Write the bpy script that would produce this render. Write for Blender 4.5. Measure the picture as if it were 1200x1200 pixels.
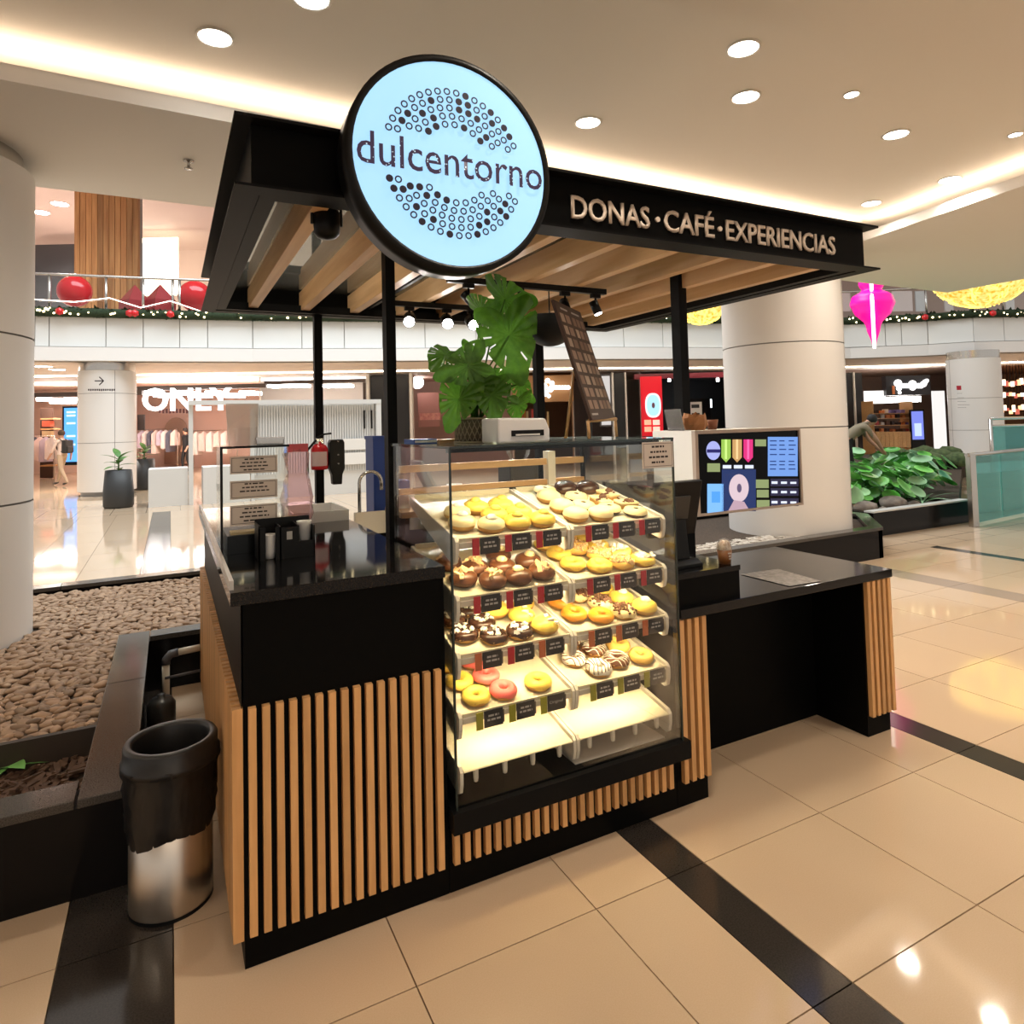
import bpy, bmesh, math, random
from mathutils import Vector, Matrix, Euler
R = random.Random(7)
rad = math.radians
for _o in list(bpy.data.objects): bpy.data.objects.remove(_o)
COL = bpy.context.scene.collection
SC = bpy.context.scene
# ------------------------------------------------------------------ camera
F, CX, CY = 777.02, 600.0, 462.66
YAW, PIT, ROL = 0.4769, 0.0425, -0.0247
CAM = Vector((-0.1904, -2.1878, 1.6))
FW = Vector((math.sin(YAW)*math.cos(PIT), math.cos(YAW)*math.cos(PIT), math.sin(PIT)))
_r = Vector((math.cos(YAW), -math.sin(YAW), 0)); _u = _r.cross(FW)
RT = math.cos(ROL)*_r + math.sin(ROL)*_u
UP = -math.sin(ROL)*_r + math.cos(ROL)*_u
cd = bpy.data.cameras.new('camera'); cam = bpy.data.objects.new('camera', cd); COL.objects.link(cam)
cd.sensor_fit = 'HORIZONTAL'; cd.sensor_width = 36; cd.lens = 36*F/1200
cd.shift_x = 0; cd.shift_y = (CY-600)/1200; cd.clip_start = .02; cd.clip_end = 300
cam.matrix_world = Matrix(((RT.x, UP.x, -FW.x, CAM.x), (RT.y, UP.y, -FW.y, CAM.y), (RT.z, UP.z, -FW.z, CAM.z), (0, 0, 0, 1)))
SC.camera = cam
# ------------------------------------------------------------------ world, view
w = bpy.data.worlds.new('world'); SC.world = w; w.use_nodes = True
w.node_tree.nodes['Background'].inputs[0].default_value = (1.0, .95, .89, 1)
w.node_tree.nodes['Background'].inputs[1].default_value = 0.5
SC.view_settings.view_transform = 'Standard'; SC.view_settings.look = 'None'
SC.view_settings.gamma = 1; SC.view_settings.use_curve_mapping = False
SC.view_settings.exposure = 0.46
SC.cycles.max_bounces = 8; SC.cycles.transparent_max_bounces = 16; SC.cycles.caustics_reflective = False; SC.cycles.caustics_refractive = False
SC.cycles.sample_clamp_indirect = 4
def area(name, loc, size, power, color=(1, 1, 1), rot=(0, 0, 0), size_y=None, spread=None, shape=None):
    l = bpy.data.lights.new(name, 'AREA'); l.energy = power; l.color = color; l.size = size
    if size_y: l.shape = 'RECTANGLE'; l.size_y = size_y
    if shape: l.shape = shape
    if spread: l.spread = rad(spread)
    o = bpy.data.objects.new(name, l); COL.objects.link(o); o.location = loc; o.rotation_euler = rot
    return o
area('atrium_skylight_offscreen', (3, 10.3, 14), 16, 2300, (.86, .95, 1.0), size_y=9)          # daylight falling down the open atrium
area('concourse_lamps_right_offscreen', (16, -4, 3.4), 8, 85, (1, .93, .84), size_y=8)       # lamps of the concourse to the right
area('concourse_lamps_behind_offscreen', (0, -7, 3.4), 6, 70, (1, .9, .78), size_y=5)       # lamps of the concourse behind the camera
# ------------------------------------------------------------------ pixel helpers (1200 frame)
def ray(x, y): return FW + RT*((x-CX)/F) - UP*((y-CY)/F)
def at(x, y, D): return CAM + ray(x, y)*D
def onz(x, y, z=0): d = ray(x, y); return CAM + d*((z-CAM.z)/d.z)
def ony(x, y, Y): d = ray(x, y); return CAM + d*((Y-CAM.y)/d.y)
# ------------------------------------------------------------------ materials
MT = {}
def mat(name, col, rough=.5, metal=0, spec=.5, emit=None, es=1, noise=None, bump=None, coat=0, alpha=None, rnd=0):
    if name in MT: return MT[name]
    m = bpy.data.materials.new(name); m.use_nodes = True; nt = m.node_tree; b = nt.nodes['Principled BSDF']
    b.inputs['Base Color'].default_value = (*col, 1); b.inputs['Roughness'].default_value = rough
    b.inputs['Metallic'].default_value = metal; b.inputs['Specular IOR Level'].default_value = spec
    b.inputs['Coat Weight'].default_value = coat
    if emit: b.inputs['Emission Color'].default_value = (*emit, 1); b.inputs['Emission Strength'].default_value = es
    src = None
    if noise:                                   # (scale, second colour, detail)
        n = nt.nodes.new('ShaderNodeTexNoise'); n.inputs['Scale'].default_value = noise[0]; n.inputs['Detail'].default_value = noise[2] if len(noise) > 2 else 4
        tc = nt.nodes.new('ShaderNodeTexCoord'); nt.links.new(tc.outputs['Object'], n.inputs['Vector'])
        cr = nt.nodes.new('ShaderNodeValToRGB'); cr.color_ramp.elements[0].position = .35; cr.color_ramp.elements[1].position = .65
        cr.color_ramp.elements[0].color = (*col, 1); cr.color_ramp.elements[1].color = (*noise[1], 1)
        nt.links.new(n.outputs['Fac'], cr.inputs['Fac']); src = cr.outputs['Color']
    if rnd:
        oi = nt.nodes.new('ShaderNodeObjectInfo'); hs = nt.nodes.new('ShaderNodeHueSaturation')
        mr = nt.nodes.new('ShaderNodeMapRange'); mr.inputs['To Min'].default_value = 1-rnd; mr.inputs['To Max'].default_value = 1+rnd
        nt.links.new(oi.outputs['Random'], mr.inputs['Value']); nt.links.new(mr.outputs[0], hs.inputs['Value'])
        if src: nt.links.new(src, hs.inputs['Color'])
        else: hs.inputs['Color'].default_value = (*col, 1)
        src = hs.outputs['Color']
    if src: nt.links.new(src, b.inputs['Base Color'])
    if bump:
        n2 = nt.nodes.new('ShaderNodeTexNoise'); n2.inputs['Scale'].default_value = bump[0]; n2.inputs['Detail'].default_value = 5
        tc2 = nt.nodes.new('ShaderNodeTexCoord'); nt.links.new(tc2.outputs['Object'], n2.inputs['Vector'])
        bp = nt.nodes.new('ShaderNodeBump'); bp.inputs['Strength'].default_value = bump[1]; bp.inputs['Distance'].default_value = .01
        nt.links.new(n2.outputs['Fac'], bp.inputs['Height']); nt.links.new(bp.outputs['Normal'], b.inputs['Normal'])
    MT[name] = m; return m
def wood(name, c1, c2, axis='Z', rnd=.14, scale=1.0, rough=.45):
    m = bpy.data.materials.new(name); m.use_nodes = True; nt = m.node_tree; b = nt.nodes['Principled BSDF']
    tc = nt.nodes.new('ShaderNodeTexCoord'); mp = nt.nodes.new('ShaderNodeMapping')
    s = [38*scale]*3; s['XYZ'.index(axis)] = 2.2*scale; mp.inputs['Scale'].default_value = s
    oi = nt.nodes.new('ShaderNodeObjectInfo'); cb = nt.nodes.new('ShaderNodeVectorMath'); cb.operation = 'MULTIPLY_ADD'
    cb.inputs[1].default_value = (1, 1, 1)
    mu = nt.nodes.new('ShaderNodeMath'); mu.operation = 'MULTIPLY'; mu.inputs[1].default_value = 37
    nt.links.new(oi.outputs['Random'], mu.inputs[0]); cx = nt.nodes.new('ShaderNodeCombineXYZ')
    for i in range(3): nt.links.new(mu.outputs[0], cx.inputs[i])
    nt.links.new(tc.outputs['Object'], cb.inputs[0]); nt.links.new(cx.outputs[0], cb.inputs[2]); nt.links.new(cb.outputs[0], mp.inputs['Vector'])
    n = nt.nodes.new('ShaderNodeTexNoise'); n.inputs['Scale'].default_value = 1; n.inputs['Detail'].default_value = 6; n.inputs['Distortion'].default_value = .6
    nt.links.new(mp.outputs[0], n.inputs['Vector'])
    cr = nt.nodes.new('ShaderNodeValToRGB'); e = cr.color_ramp.elements; e[0].position = .3; e[1].position = .72; e[0].color = (*c2, 1); e[1].color = (*c1, 1)
    nt.links.new(n.outputs['Fac'], cr.inputs['Fac'])
    hs = nt.nodes.new('ShaderNodeHueSaturation'); mr = nt.nodes.new('ShaderNodeMapRange'); mr.inputs['To Min'].default_value = 1-rnd; mr.inputs['To Max'].default_value = 1+rnd
    nt.links.new(oi.outputs['Random'], mr.inputs['Value']); nt.links.new(mr.outputs[0], hs.inputs['Value']); nt.links.new(cr.outputs['Color'], hs.inputs['Color'])
    nt.links.new(hs.outputs['Color'], b.inputs['Base Color']); b.inputs['Roughness'].default_value = rough
    MT[name] = m; return m
def glass(name, tint=(1, 1, 1), refl=1.0, diff=0.0, dcol=(1, 1, 1), rough=.02):
    m = bpy.data.materials.new(name); m.use_nodes = True; nt = m.node_tree
    for n in list(nt.nodes):
        if n.type != 'OUTPUT_MATERIAL': nt.nodes.remove(n)
    out = nt.nodes['Material Output']
    tr = nt.nodes.new('ShaderNodeBsdfTransparent'); tr.inputs[0].default_value = (*tint, 1)
    gl = nt.nodes.new('ShaderNodeBsdfGlossy'); gl.inputs['Roughness'].default_value = rough
    fr = nt.nodes.new('ShaderNodeFresnel'); fr.inputs['IOR'].default_value = 1.45
    mm = nt.nodes.new('ShaderNodeMath'); mm.operation = 'MULTIPLY'; mm.inputs[1].default_value = refl; nt.links.new(fr.outputs[0], mm.inputs[0])
    mx = nt.nodes.new('ShaderNodeMixShader'); nt.links.new(mm.outputs[0], mx.inputs[0]); nt.links.new(tr.outputs[0], mx.inputs[1]); nt.links.new(gl.outputs[0], mx.inputs[2])
    last = mx.outputs[0]
    if diff:
        df = nt.nodes.new('ShaderNodeBsdfDiffuse'); df.inputs[0].default_value = (*dcol, 1)
        m2 = nt.nodes.new('ShaderNodeMixShader'); m2.inputs[0].default_value = diff
        nt.links.new(last, m2.inputs[1]); nt.links.new(df.outputs[0], m2.inputs[2]); last = m2.outputs[0]
    nt.links.new(last, out.inputs[0]); MT[name] = m; return m
def em(name, col, s): return mat(name, (0, 0, 0) if s > .5 else col, .6, emit=col, es=s, spec=.1)
BLK = mat('black_lacquer', (.003, .003, .003), .45, spec=.06)
BLKM = mat('black_steel', (.006, .006, .0065), .5, spec=.10)
STONE = mat('black_granite', (.004, .004, .0045), .06, spec=.26, noise=(300, (.010, .010, .011), 2))
SLAT = wood('slat_wood', (.78, .45, .19), (.62, .33, .125), 'Z')
RAFT = wood('rafter_wood', (.82, .56, .32), (.66, .40, .19), 'Y', .1, .6)
OAK = wood('light_wood', (.62, .38, .17), (.48, .27, .11), 'X', .1)
PLANK = wood('plank_wood', (.62, .33, .13), (.36, .15, .05), 'Z', .3, .25)
WHITE = mat('white_paint', (.80, .79, .77), .45)
PANEL = mat('glossy_white_panel', (.78, .79, .78), .12, spec=.5)
CEIL = mat('ceiling_paint', (.86, .84, .81), .85, spec=.15)
COLM = mat('column_cladding', (.76, .73, .70), .42, spec=.3)
STEEL = mat('brushed_steel', (.55, .53, .50), .25, 1)
DSTEEL = mat('dark_steel', (.25, .24, .23), .35, 1)
BPLA = mat('black_plastic', (.006, .006, .006), .4, spec=.2)
GLS = glass('case_glass', (.97, .985, .98), .42)
RGLS = glass('roof_glass', (.80, .82, .80), 1.6, .06, (.7, .7, .68))
RAILG = glass('railing_glass', (.95, .97, .97), .4)
AQUA = glass('aqua_glass', (.62, .93, .91), .8, .10, (.25, .75, .72))
SHOPG = glass('shop_glass', (.97, .98, .98), .5)
TILE = mat('beige_tile', (.63, .47, .32), .055, spec=.42, noise=(260, (.66, .50, .35), 2), rnd=.025)
TILED = mat('dark_tile', (.030, .025, .022), .12, spec=.45, noise=(200, (.045, .038, .033), 2))
TILEB = mat('brown_tile', (.40, .31, .24), .12, spec=.45, rnd=.03)
GROUT = mat('grout', (.10, .07, .05), .8)
PAPER = mat('paper', (.62, .55, .50), .7)
INK = mat('ink', (.03, .02, .02), .7)
CREAM = mat('cream_board', (.86, .78, .66), .4)
GREYB = mat('grey_board', (.52, .50, .47), .5)
# ------------------------------------------------------------------ mesh builder
class B:
    def __init__(s): s.v = []; s.f = []; s.sm = []
    def add(s, vs, fs, smooth=False):
        k = len(s.v); s.v += [tuple(v) for v in vs]; s.f += [tuple(i+k for i in f) for f in fs]; s.sm += [smooth]*len(fs); return s
    def box(s, x0, x1, y0, y1, z0, z1, M=None):
        v = [Vector((x, y, z)) for x in (x0, x1) for y in (y0, y1) for z in (z0, z1)]
        if M: v = [M @ p for p in v]
        return s.add(v, [(0, 1, 3, 2), (4, 6, 7, 5), (0, 4, 5, 1), (2, 3, 7, 6), (0, 2, 6, 4), (1, 5, 7, 3)])
    def tube(s, pts, r, n=8, cap=True, smooth=True):
        pts = [Vector(p) for p in pts]; m = len(pts); rr = r if isinstance(r, (list, tuple)) else [r]*m
        prev = None; vs = []
        for i, p in enumerate(pts):
            t = (pts[min(i+1, m-1)]-pts[max(i-1, 0)]).normalized()
            a = prev if prev else (Vector((0, 0, 1)) if abs(t.z) < .9 else Vector((1, 0, 0)))
            a = (a - t*a.dot(t)).normalized(); prev = a; b = t.cross(a)
            vs += [p + (a*math.cos(2*math.pi*k/n)+b*math.sin(2*math.pi*k/n))*rr[i] for k in range(n)]
        fs = [(i*n+k, i*n+(k+1) % n, (i+1)*n+(k+1) % n, (i+1)*n+k) for i in range(m-1) for k in range(n)]
        s.add(vs, fs, smooth)
        if cap:
            k0 = len(s.v)-m*n; s.f += [tuple(k0+k for k in range(n))[::-1], tuple(k0+(m-1)*n+k for k in range(n))]; s.sm += [False]*2
        return s
    def lathe(s, prof, c=(0, 0, 0), n=24, smooth=True, M=None, a0=0, a1=2*math.pi):
        vs = []; full = abs(a1-a0-2*math.pi) < 1e-6; q = n if full else n+1
        for k in range(q):
            a = a0+(a1-a0)*k/n
            for r_, z in prof:
                p = Vector((r_*math.cos(a), r_*math.sin(a), z))
                vs.append((M @ p if M else p)+Vector(c))
        m = len(prof); fs = []
        for k in range(n):
            k2 = (k+1) % q
            for i in range(m-1): fs.append((k*m+i, k2*m+i, k2*m+i+1, k*m+i+1))
        return s.add(vs, fs, smooth)
    def prism(s, poly, fn, d0, d1):              # poly of (a,b); fn(a,b,d)->xyz
        n = len(poly); vs = [fn(a, b, d0) for a, b in poly]+[fn(a, b, d1) for a, b in poly]
        return s.add(vs, [tuple(range(n))[::-1], tuple(range(n, 2*n))]+[(i, (i+1) % n, n+(i+1) % n, n+i) for i in range(n)])
    def quad(s, a, b, c, d): return s.add([a, b, c, d], [(0, 1, 2, 3)])
    def slab(s, a, b, z0, z1, th):               # upright slab from ground point a to b, thickness on the far side
        a = Vector((a[0], a[1], 0)); b = Vector((b[0], b[1], 0)); d = (b-a); nn = Vector((-d.y, d.x, 0)).normalized()
        if nn.dot(a-CAM) < 0: nn = -nn
        P = [a, b, b+nn*th, a+nn*th]
        return s.add([Vector((p.x, p.y, z)) for z in (z0, z1) for p in P], [(0, 1, 2, 3)[::-1], (4, 5, 6, 7), (0, 1, 5, 4), (1, 2, 6, 5), (2, 3, 7, 6), (3, 0, 4, 7)])
    def mesh(s, name):
        me = bpy.data.meshes.new(name); me.from_pydata(s.v, [], s.f)
        me.polygons.foreach_set('use_smooth', s.sm)
        bm = bmesh.new(); bm.from_mesh(me); bmesh.ops.recalc_face_normals(bm, faces=bm.faces); bm.to_mesh(me); bm.free()
        return me
    def o(s, name, m, parent=None, bevel=0, mesh_=None):
        me = mesh_ or s.mesh(name)
        if not mesh_: me.materials.append(m)
        return link(name, me, parent, bevel)
def link(name, me, parent=None, bevel=0):
    o = bpy.data.objects.new(name, me); COL.objects.link(o)
    if parent is not None:
        o.parent = parent; o.matrix_parent_inverse = WORLDM(parent).inverted()
    if bevel:
        md = o.modifiers.new('bevel', 'BEVEL'); md.width = bevel; md.segments = 2; md.limit_method = 'ANGLE'
    return o
def WORLDM(o):
    m = Matrix.LocRotScale(o.location, o.rotation_euler, o.scale)
    return WORLDM(o.parent) @ o.matrix_parent_inverse @ m if o.parent else m
def tag(o, label, cat, group=None):
    o['label'] = label; o['category'] = cat
    if group: o['group'] = group
    return o
def thing(name, label, cat, loc=(0, 0, 0), group=None):
    e = bpy.data.objects.new(name, None); COL.objects.link(e); e.location = loc; e.empty_display_size = .05
    return tag(e, label, cat, group)
def struct(o): o['kind'] = 'structure'; return o
def stuff(o): o['kind'] = 'stuff'; return o
def copy_tree(o, parent=None, loc=None, rot=None, label=None, scale=None):
    c = o.copy(); COL.objects.link(c)
    if parent is not None: c.parent = parent
    if loc is not None: c.location = loc
    if rot is not None: c.rotation_euler = rot
    if scale is not None: c.scale = scale
    if label: c['label'] = label
    for ch in o.children:
        copy_tree(ch, c)
    return c
def text(name, body, m, p0, xdir, ydir, width, height, parent=None, depth=.004, bold=0):
    """mesh lettering: lower-left corner p0, fitted into width x height"""
    cu = bpy.data.curves.new(name, 'FONT'); cu.body = body; cu.size = 1; cu.extrude = 0; cu.offset = bold; cu.resolution_u = 3
    t = bpy.data.objects.new(name, cu); COL.objects.link(t); bpy.context.view_layer.update()
    me = bpy.data.meshes.new_from_object(t.evaluated_get(bpy.context.evaluated_depsgraph_get()))
    bpy.data.objects.remove(t); bpy.data.curves.remove(cu)
    xs = [v.co.x for v in me.vertices]; ys = [v.co.y for v in me.vertices]
    x0, x1, y0, y1 = min(xs), max(xs), min(ys), max(ys)
    bm = bmesh.new(); bm.from_mesh(me)
    xd = Vector(xdir).normalized(); yd = Vector(ydir).normalized(); nd = xd.cross(yd)
    if depth:
        r = bmesh.ops.extrude_face_region(bm, geom=bm.faces[:])
        for g in r['geom']:
            if isinstance(g, bmesh.types.BMVert): g.co.z = 1
    for v in bm.verts:
        v.co = Vector(p0)+xd*((v.co.x-x0)/(x1-x0)*width)+yd*((v.co.y-y0)/(y1-y0)*height)+nd*(depth*v.co.z)
    bmesh.ops.recalc_face_normals(bm, faces=bm.faces); bm.to_mesh(me); bm.free()
    me.materials.clear(); me.materials.append(m)
    return link(name, me, parent)
def lines(name, p0, xd, yd, rows, m, parent, h=.004, d=.0006):
    """rows of small blurred print: list of (u0,u1,v) in metres on a surface"""
    b = B(); xd = Vector(xd); yd = Vector(yd); n = xd.cross(yd).normalized()
    for u0, u1, v in rows:
        u = u0
        while u < u1-.001:
            L = min(R.uniform(.008, .022), u1-u); P = Vector(p0)+xd*u+yd*v
            b.add([P+n*d, P+xd*L+n*d, P+xd*L+yd*h+n*d, P+yd*h+n*d], [(0, 1, 2, 3)]); u += L+.004
    return b.o(name, m, parent)
# ================================================================== FLOOR
floor = struct(B().box(-30, 60, -14, 60, -.12, -.012).o('floor', GROUT))
JX = [(-.497, -.185, 'd'), (1.352, 1.517, 'd'), (3.09, 3.25, 'd'), (6.14, 6.42, 'b'), (7.85, 8.0, 'd')]
def xcells():
    cells = [(a, b, k) for a, b, k in JX]; lim = [-3.0]+[v for a, b, k in JX for v in (a, b)]+[10.5]
    for i in range(0, len(lim), 2):
        x, e = lim[i], lim[i+1]
        if i == 0: x = -.497-.614*4
        while x < e-.05:
            n = min(x+.617, e)
            if e-n < .12: n = e
            cells.append((x, n, 't')); x = n
    return sorted(cells)
TM = {}
def tile_at(x0, x1, y0, y1, k):
    key = (round(x1-x0, 3), round(y1-y0, 3), k); g = .0022
    if key not in TM:
        me = B().box(g, x1-x0-g, g, y1-y0-g, -.011, 0).mesh('floor_tile')
        me.materials.append({'t': TILE, 'd': TILED, 'b': TILEB}[k]); TM[key] = me
    o = link('floor_tile', TM[key], floor); o.location = (x0, y0, 0); return o
YJ = [-.30+.587*k for k in range(-4, 6)]
for (x0, x1, k) in xcells():
    for y0, y1 in zip(YJ, YJ[1:]):
        xc, yc = (x0+x1)/2, (y0+y1)/2
        if x1 < -.3 and y0 > .58: continue
        if .75 < xc < 6.9 and yc > 2.6: continue
        if y1 < -1.4 and xc < -.4: continue
        if k != 't' and y1 < -1.9: continue
        tile_at(x0, x1, y0, y1 if not (x1 < -.3 and y0 < .58 < y1) else y1, k)
for x0, x1, k in ((-3.57, -2.95, 't'), (-2.95, -2.34, 't'), (-2.34, -1.725, 't'), (-1.725, -1.11, 't'), (-1.11, -.497, 't'), (-.497, -.185, 'd'), (-.185, .43, 't'), (.43, 1.04, 't')):
    for q in range(7): tile_at(x0, x1, 4.68+1.174*q, 4.68+1.174*(q+1), k)
# ground too far or too oblique to tell tiles apart: one paved part with its joints in the material
def pave_mat():
    m = mat('far_paving', (.63, .47, .32), .07, spec=.42); nt = m.node_tree; b = nt.nodes['Principled BSDF']
    tc = nt.nodes.new('ShaderNodeTexCoord'); br = nt.nodes.new('ShaderNodeTexBrick'); br.offset = 0
    br.inputs['Scale'].default_value = 1; br.inputs['Brick Width'].default_value = .617; br.inputs['Row Height'].default_value = .587
    br.inputs['Mortar Size'].default_value = .006; br.inputs['Mortar'].default_value = (.22, .16, .11, 1)
    br.inputs['Color1'].default_value = (.63, .47, .32, 1); br.inputs['Color2'].default_value = (.66, .50, .35, 1)
    nt.links.new(tc.outputs['Object'], br.inputs['Vector']); nt.links.new(br.outputs['Color'], b.inputs['Base Color']); return m
b = B()
for x0, x1, y0, y1 in ((1.04, 60, 4.68, 60), (-30, -3.57, 4.68, 60), (-3.57, 1.04, 12.9, 60), (6.9, 10.5, 2.64, 4.68), (10.5, 60, -14, 4.68), (-30, 10.5, -14, -2.648), (-30, -2.954, -2.648, .58), (-2.954, -.497, -2.648, -1.474)):
    b.quad((x0, y0, 0), (x1, y0, 0), (x1, y1, 0), (x0, y1, 0))
stuff(b.o('far_paving', pave_mat(), floor))
# ================================================================== CEILING
def cy_back(x): return 2.156+.0373*x
def cy_near(x): return .385-.1585*x
A = (-8.9, cy_back(-8.9)); Bc = (6.574, 2.408); Cc = (5.98, cy_near(5.98)); Dn = (-8.9, cy_near(-8.9)-.02)
def z3(p, z): return (p[0], p[1], z)
O = [(-14, 3.92), (10.8, 3.92), (10.8, -12), (-14, -12)]
b = B(); inn = [A, Bc, Cc, Dn]
for i in (0, 1, 3): b.quad(z3(O[i], 3.5), z3(O[(i+1) % 4], 3.5), z3(inn[(i+1) % 4], 3.5), z3(inn[i], 3.5))
for i in range(4): b.quad(z3(O[i], 3.5), z3(O[(i+1) % 4], 3.5), z3(O[(i+1) % 4], 4.1), z3(O[i], 4.1))
for i in range(4): b.quad(z3(inn[i], 3.5), z3(inn[(i+1) % 4], 3.5), z3(inn[(i+1) % 4], 3.59), z3(inn[i], 3.59))
struct(b.o('ceiling', CEIL)); struct(B().quad(z3(O[2], 3.5), z3(O[3], 3.5), z3(inn[3], 3.5), z3(inn[2], 3.5)).o('ceiling', CEIL))
b = B(); b.box(-14, 10.8, -12, 3.92, 3.75, 3.77); struct(b.o('ceiling', CEIL))
# cove ledge and led strip round the coffer
b = B(); led = B()
for p, q in ((A, Bc), (Bc, Cc)):
    p, q = Vector((*p, 0)), Vector((*q, 0)); d = (q-p).normalized(); n = Vector((-d.y, d.x, 0))
    for aa, bb, z0, z1, tgt in ((0, .16, 3.585, 3.595, b), (.10, .13, 3.60, 3.612, led)):
        P = [p+n*aa, q+n*aa, q+n*bb, p+n*bb]
        tgt.add([Vector((v.x, v.y, z)) for z in (z0, z1) for v in P], [(0, 1, 2, 3), (7, 6, 5, 4), (0, 4, 5, 1), (1, 5, 6, 2), (2, 6, 7, 3), (3, 7, 4, 0)])
struct(b.o('trim_1', CEIL)); led = led.o('cove_light_strip', em('cove_led', (1, .74, .50), 20)); tag(led, 'warm hidden light strip in the cove round the ceiling coffer', 'light strip')
# recessed downlights
DLT = em('downlight_lens', (1, .96, .88), 30)
def downlight(p, r_, power, label, group=None, zc=3.75, color=(1, .88, .72)):
    t = thing('ceiling_downlight', label, 'ceiling light', (p[0], p[1], zc), group)
    B().lathe([(r_*1.18, 0), (r_*1.18, -.008), (r_, -.010), (r_*.98, 0)], (p[0], p[1], zc), 24).o('trim_ring', WHITE, t)
    B().lathe([(0, -.004), (r_*.98, -.004)], (p[0], p[1], zc), 24).o('lens', DLT, t)
    l = area('downlight_beam', (p[0], p[1], zc-.03), r_*1.8, power, color, shape='DISK', spread=130); l.parent = t; l.matrix_parent_inverse = WORLDM(t).inverted()
for px, py in ((252, 43), (871, 56), (874, 113), (689, 143), (1050, 157), (1113, 210), (1021, 238), (365, -3)):
    downlight(onz(px, py, 3.75), .085, 8.5, 'round white downlight recessed in the coffered ceiling above the canopy', 'large downlights in the coffer')
for px, py in ((998, 110), (1190, 157)):
    downlight(onz(px, py, 3.75), .045, 5, 'small round downlight between the larger ones in the coffer', 'small downlights in the coffer')
NOFF = 1                                       # unseen soffit lights; the far left ones added to brighten the column
for x, y in ((-1.6, 1.2), (1.2, -.6), (3.4, -1.3), (-2.2, -1.2), (7.8, .6), (8.2, -2.6), (5.4, -2.9), (0.3, -3.2), (-3.6, -.6), (-3.8, 3.0), (-5, -2.5)):
    if y < cy_near(x) or x > 6.5 or y > 2.6: area('soffit_light_%d_offscreen' % NOFF, (x, y, 3.49), .15, 8.5, (1, .88, .72), shape='DISK', spread=130); NOFF += 1
for px, py in ((221, 188), (953, 286)):
    p = onz(px, py, 3.5); s = B().lathe([(.0, 0), (.035, 0), (.035, -.008), (.012, -.012), (.010, -.05), (.028, -.056), (.028, -.062), (0, -.064)], (p.x, p.y, 3.5), 14)
    tag(s.o('fire_sprinkler', STEEL), 'small chrome fire sprinkler under the soffit '+('beside the black canopy edge' if px < 500 else 'beyond the lettered fascia'), 'sprinkler')
# ================================================================== PLANTERS AND COLUMNS
PLX = mat('planter_black', (.006, .005, .005), .15, spec=.13)
COPE = mat('coping_stone', (.035, .031, .028), .10, spec=.3, noise=(240, (.085, .075, .066), 3))
SOIL = mat('soil', (.035, .022, .014), .95, noise=(40, (.07, .045, .028), 5), bump=(60, 1.0))
pl = thing('planter', 'low black stone planter bed with pebbles wrapping behind the donut stand', 'planter', (-2, 2.6, 0))
b = B(); H = .305
for x0, x1, y0, y1 in ((-9, -.312, .607, .75), (-.46, -.312, .75, 2.69), (-.46, 6.87, 2.56, 2.69), (7.56, 7.70, 3.36, 4.64), (-9, 7.56, 4.52, 4.64)): b.box(x0, x1, y0, y1, 0, H)
b.prism([(6.87, 2.56), (7.70, 3.315), (7.70, 3.36), (7.56, 3.36), (6.82, 2.69), (6.80, 2.56)], lambda u, v, q: Vector((u, v, q)), 0, H)
b.o('planter_wall', PLX, pl)
def cope(x0, x1, y0, y1): B().box(x0, x1, y0, y1, H, .337).o('coping_slab', COPE, pl, .003)
for i in range(6): cope(-.487-1.4*(i+1)+.003, -.487-1.4*i, .60, .752)
cope(-.478, -.306, .60, 1.78); cope(-.478, -.306, 1.783, 2.69)
for i in range(6): cope(-.303+1.2*i, -.306+1.2*(i+1) if i < 5 else 6.88, 2.555, 2.69)
B().prism([(6.883, 2.555), (7.71, 3.31), (7.71, 3.36), (7.54, 3.36), (6.81, 2.69), (6.883, 2.69)], lambda u, v, q: Vector((u, v, q)), H, .337).o('coping_slab', COPE, pl, .003); cope(7.55, 7.71, 3.363, 4.497)
for i in range(8): cope(-9+2*i, -9+2*i+1.997 if i < 7 else 7.71, 4.5, 4.65)
b = B(); b.box(-9, -.46, .75, 1.33, .05, .19); b.box(-9, -.46, 1.33, 4.52, .05, .27); b.box(-.46, 6.82, 2.69, 4.52, .05, .27); b.prism([(6.82, 2.69), (7.56, 3.36), (7.56, 4.52), (6.82, 4.52)], lambda u, v, q: Vector((u, v, q)), .05, .27)
b.o('soil', SOIL, pl)
B().box(-9, -.47, 1.30, 1.33, .15, .315).o('divider_board', mat('dark_board', (.05, .035, .025), .7), pl)
PEB = mat('pebble', (.26, .16, .095), .75, noise=(9, (.40, .27, .17), 3), rnd=.4)
def ico(sub, sx, sy, sz, seed):
    bm = bmesh.new(); bmesh.ops.create_icosphere(bm, subdivisions=sub, radius=1); q = random.Random(seed)
    for v in bm.verts:
        k = 1+q.uniform(-.14, .14); v.co = Vector((v.co.x*sx*k, v.co.y*sy*k, v.co.z*sz*k))
    me = bpy.data.meshes.new('pebble'); bm.to_mesh(me); bm.free(); me.polygons.foreach_set('use_smooth', [True]*len(me.polygons)); return me
PM = [ico(2, .036, .022, .013, i) for i in range(6)]
for m_ in PM: m_.materials.append(PEB)
cells = []
y = 1.36
while y < 4.48:
    x = -2.3
    while x < -.50 if y < 2.66 else x < .75:
        xx, yy = x+R.uniform(-.014, .014), y+R.uniform(-.014, .014)
        p2 = math.hypot(xx+1.68, yy-3.33)
        if p2 > .68 and xx > -.19-.245*(yy+2.19)-.05: cells.append((xx, yy))
        x += .046
    y += .036
cells.sort(key=lambda c: c[1])
rest = B()
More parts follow.
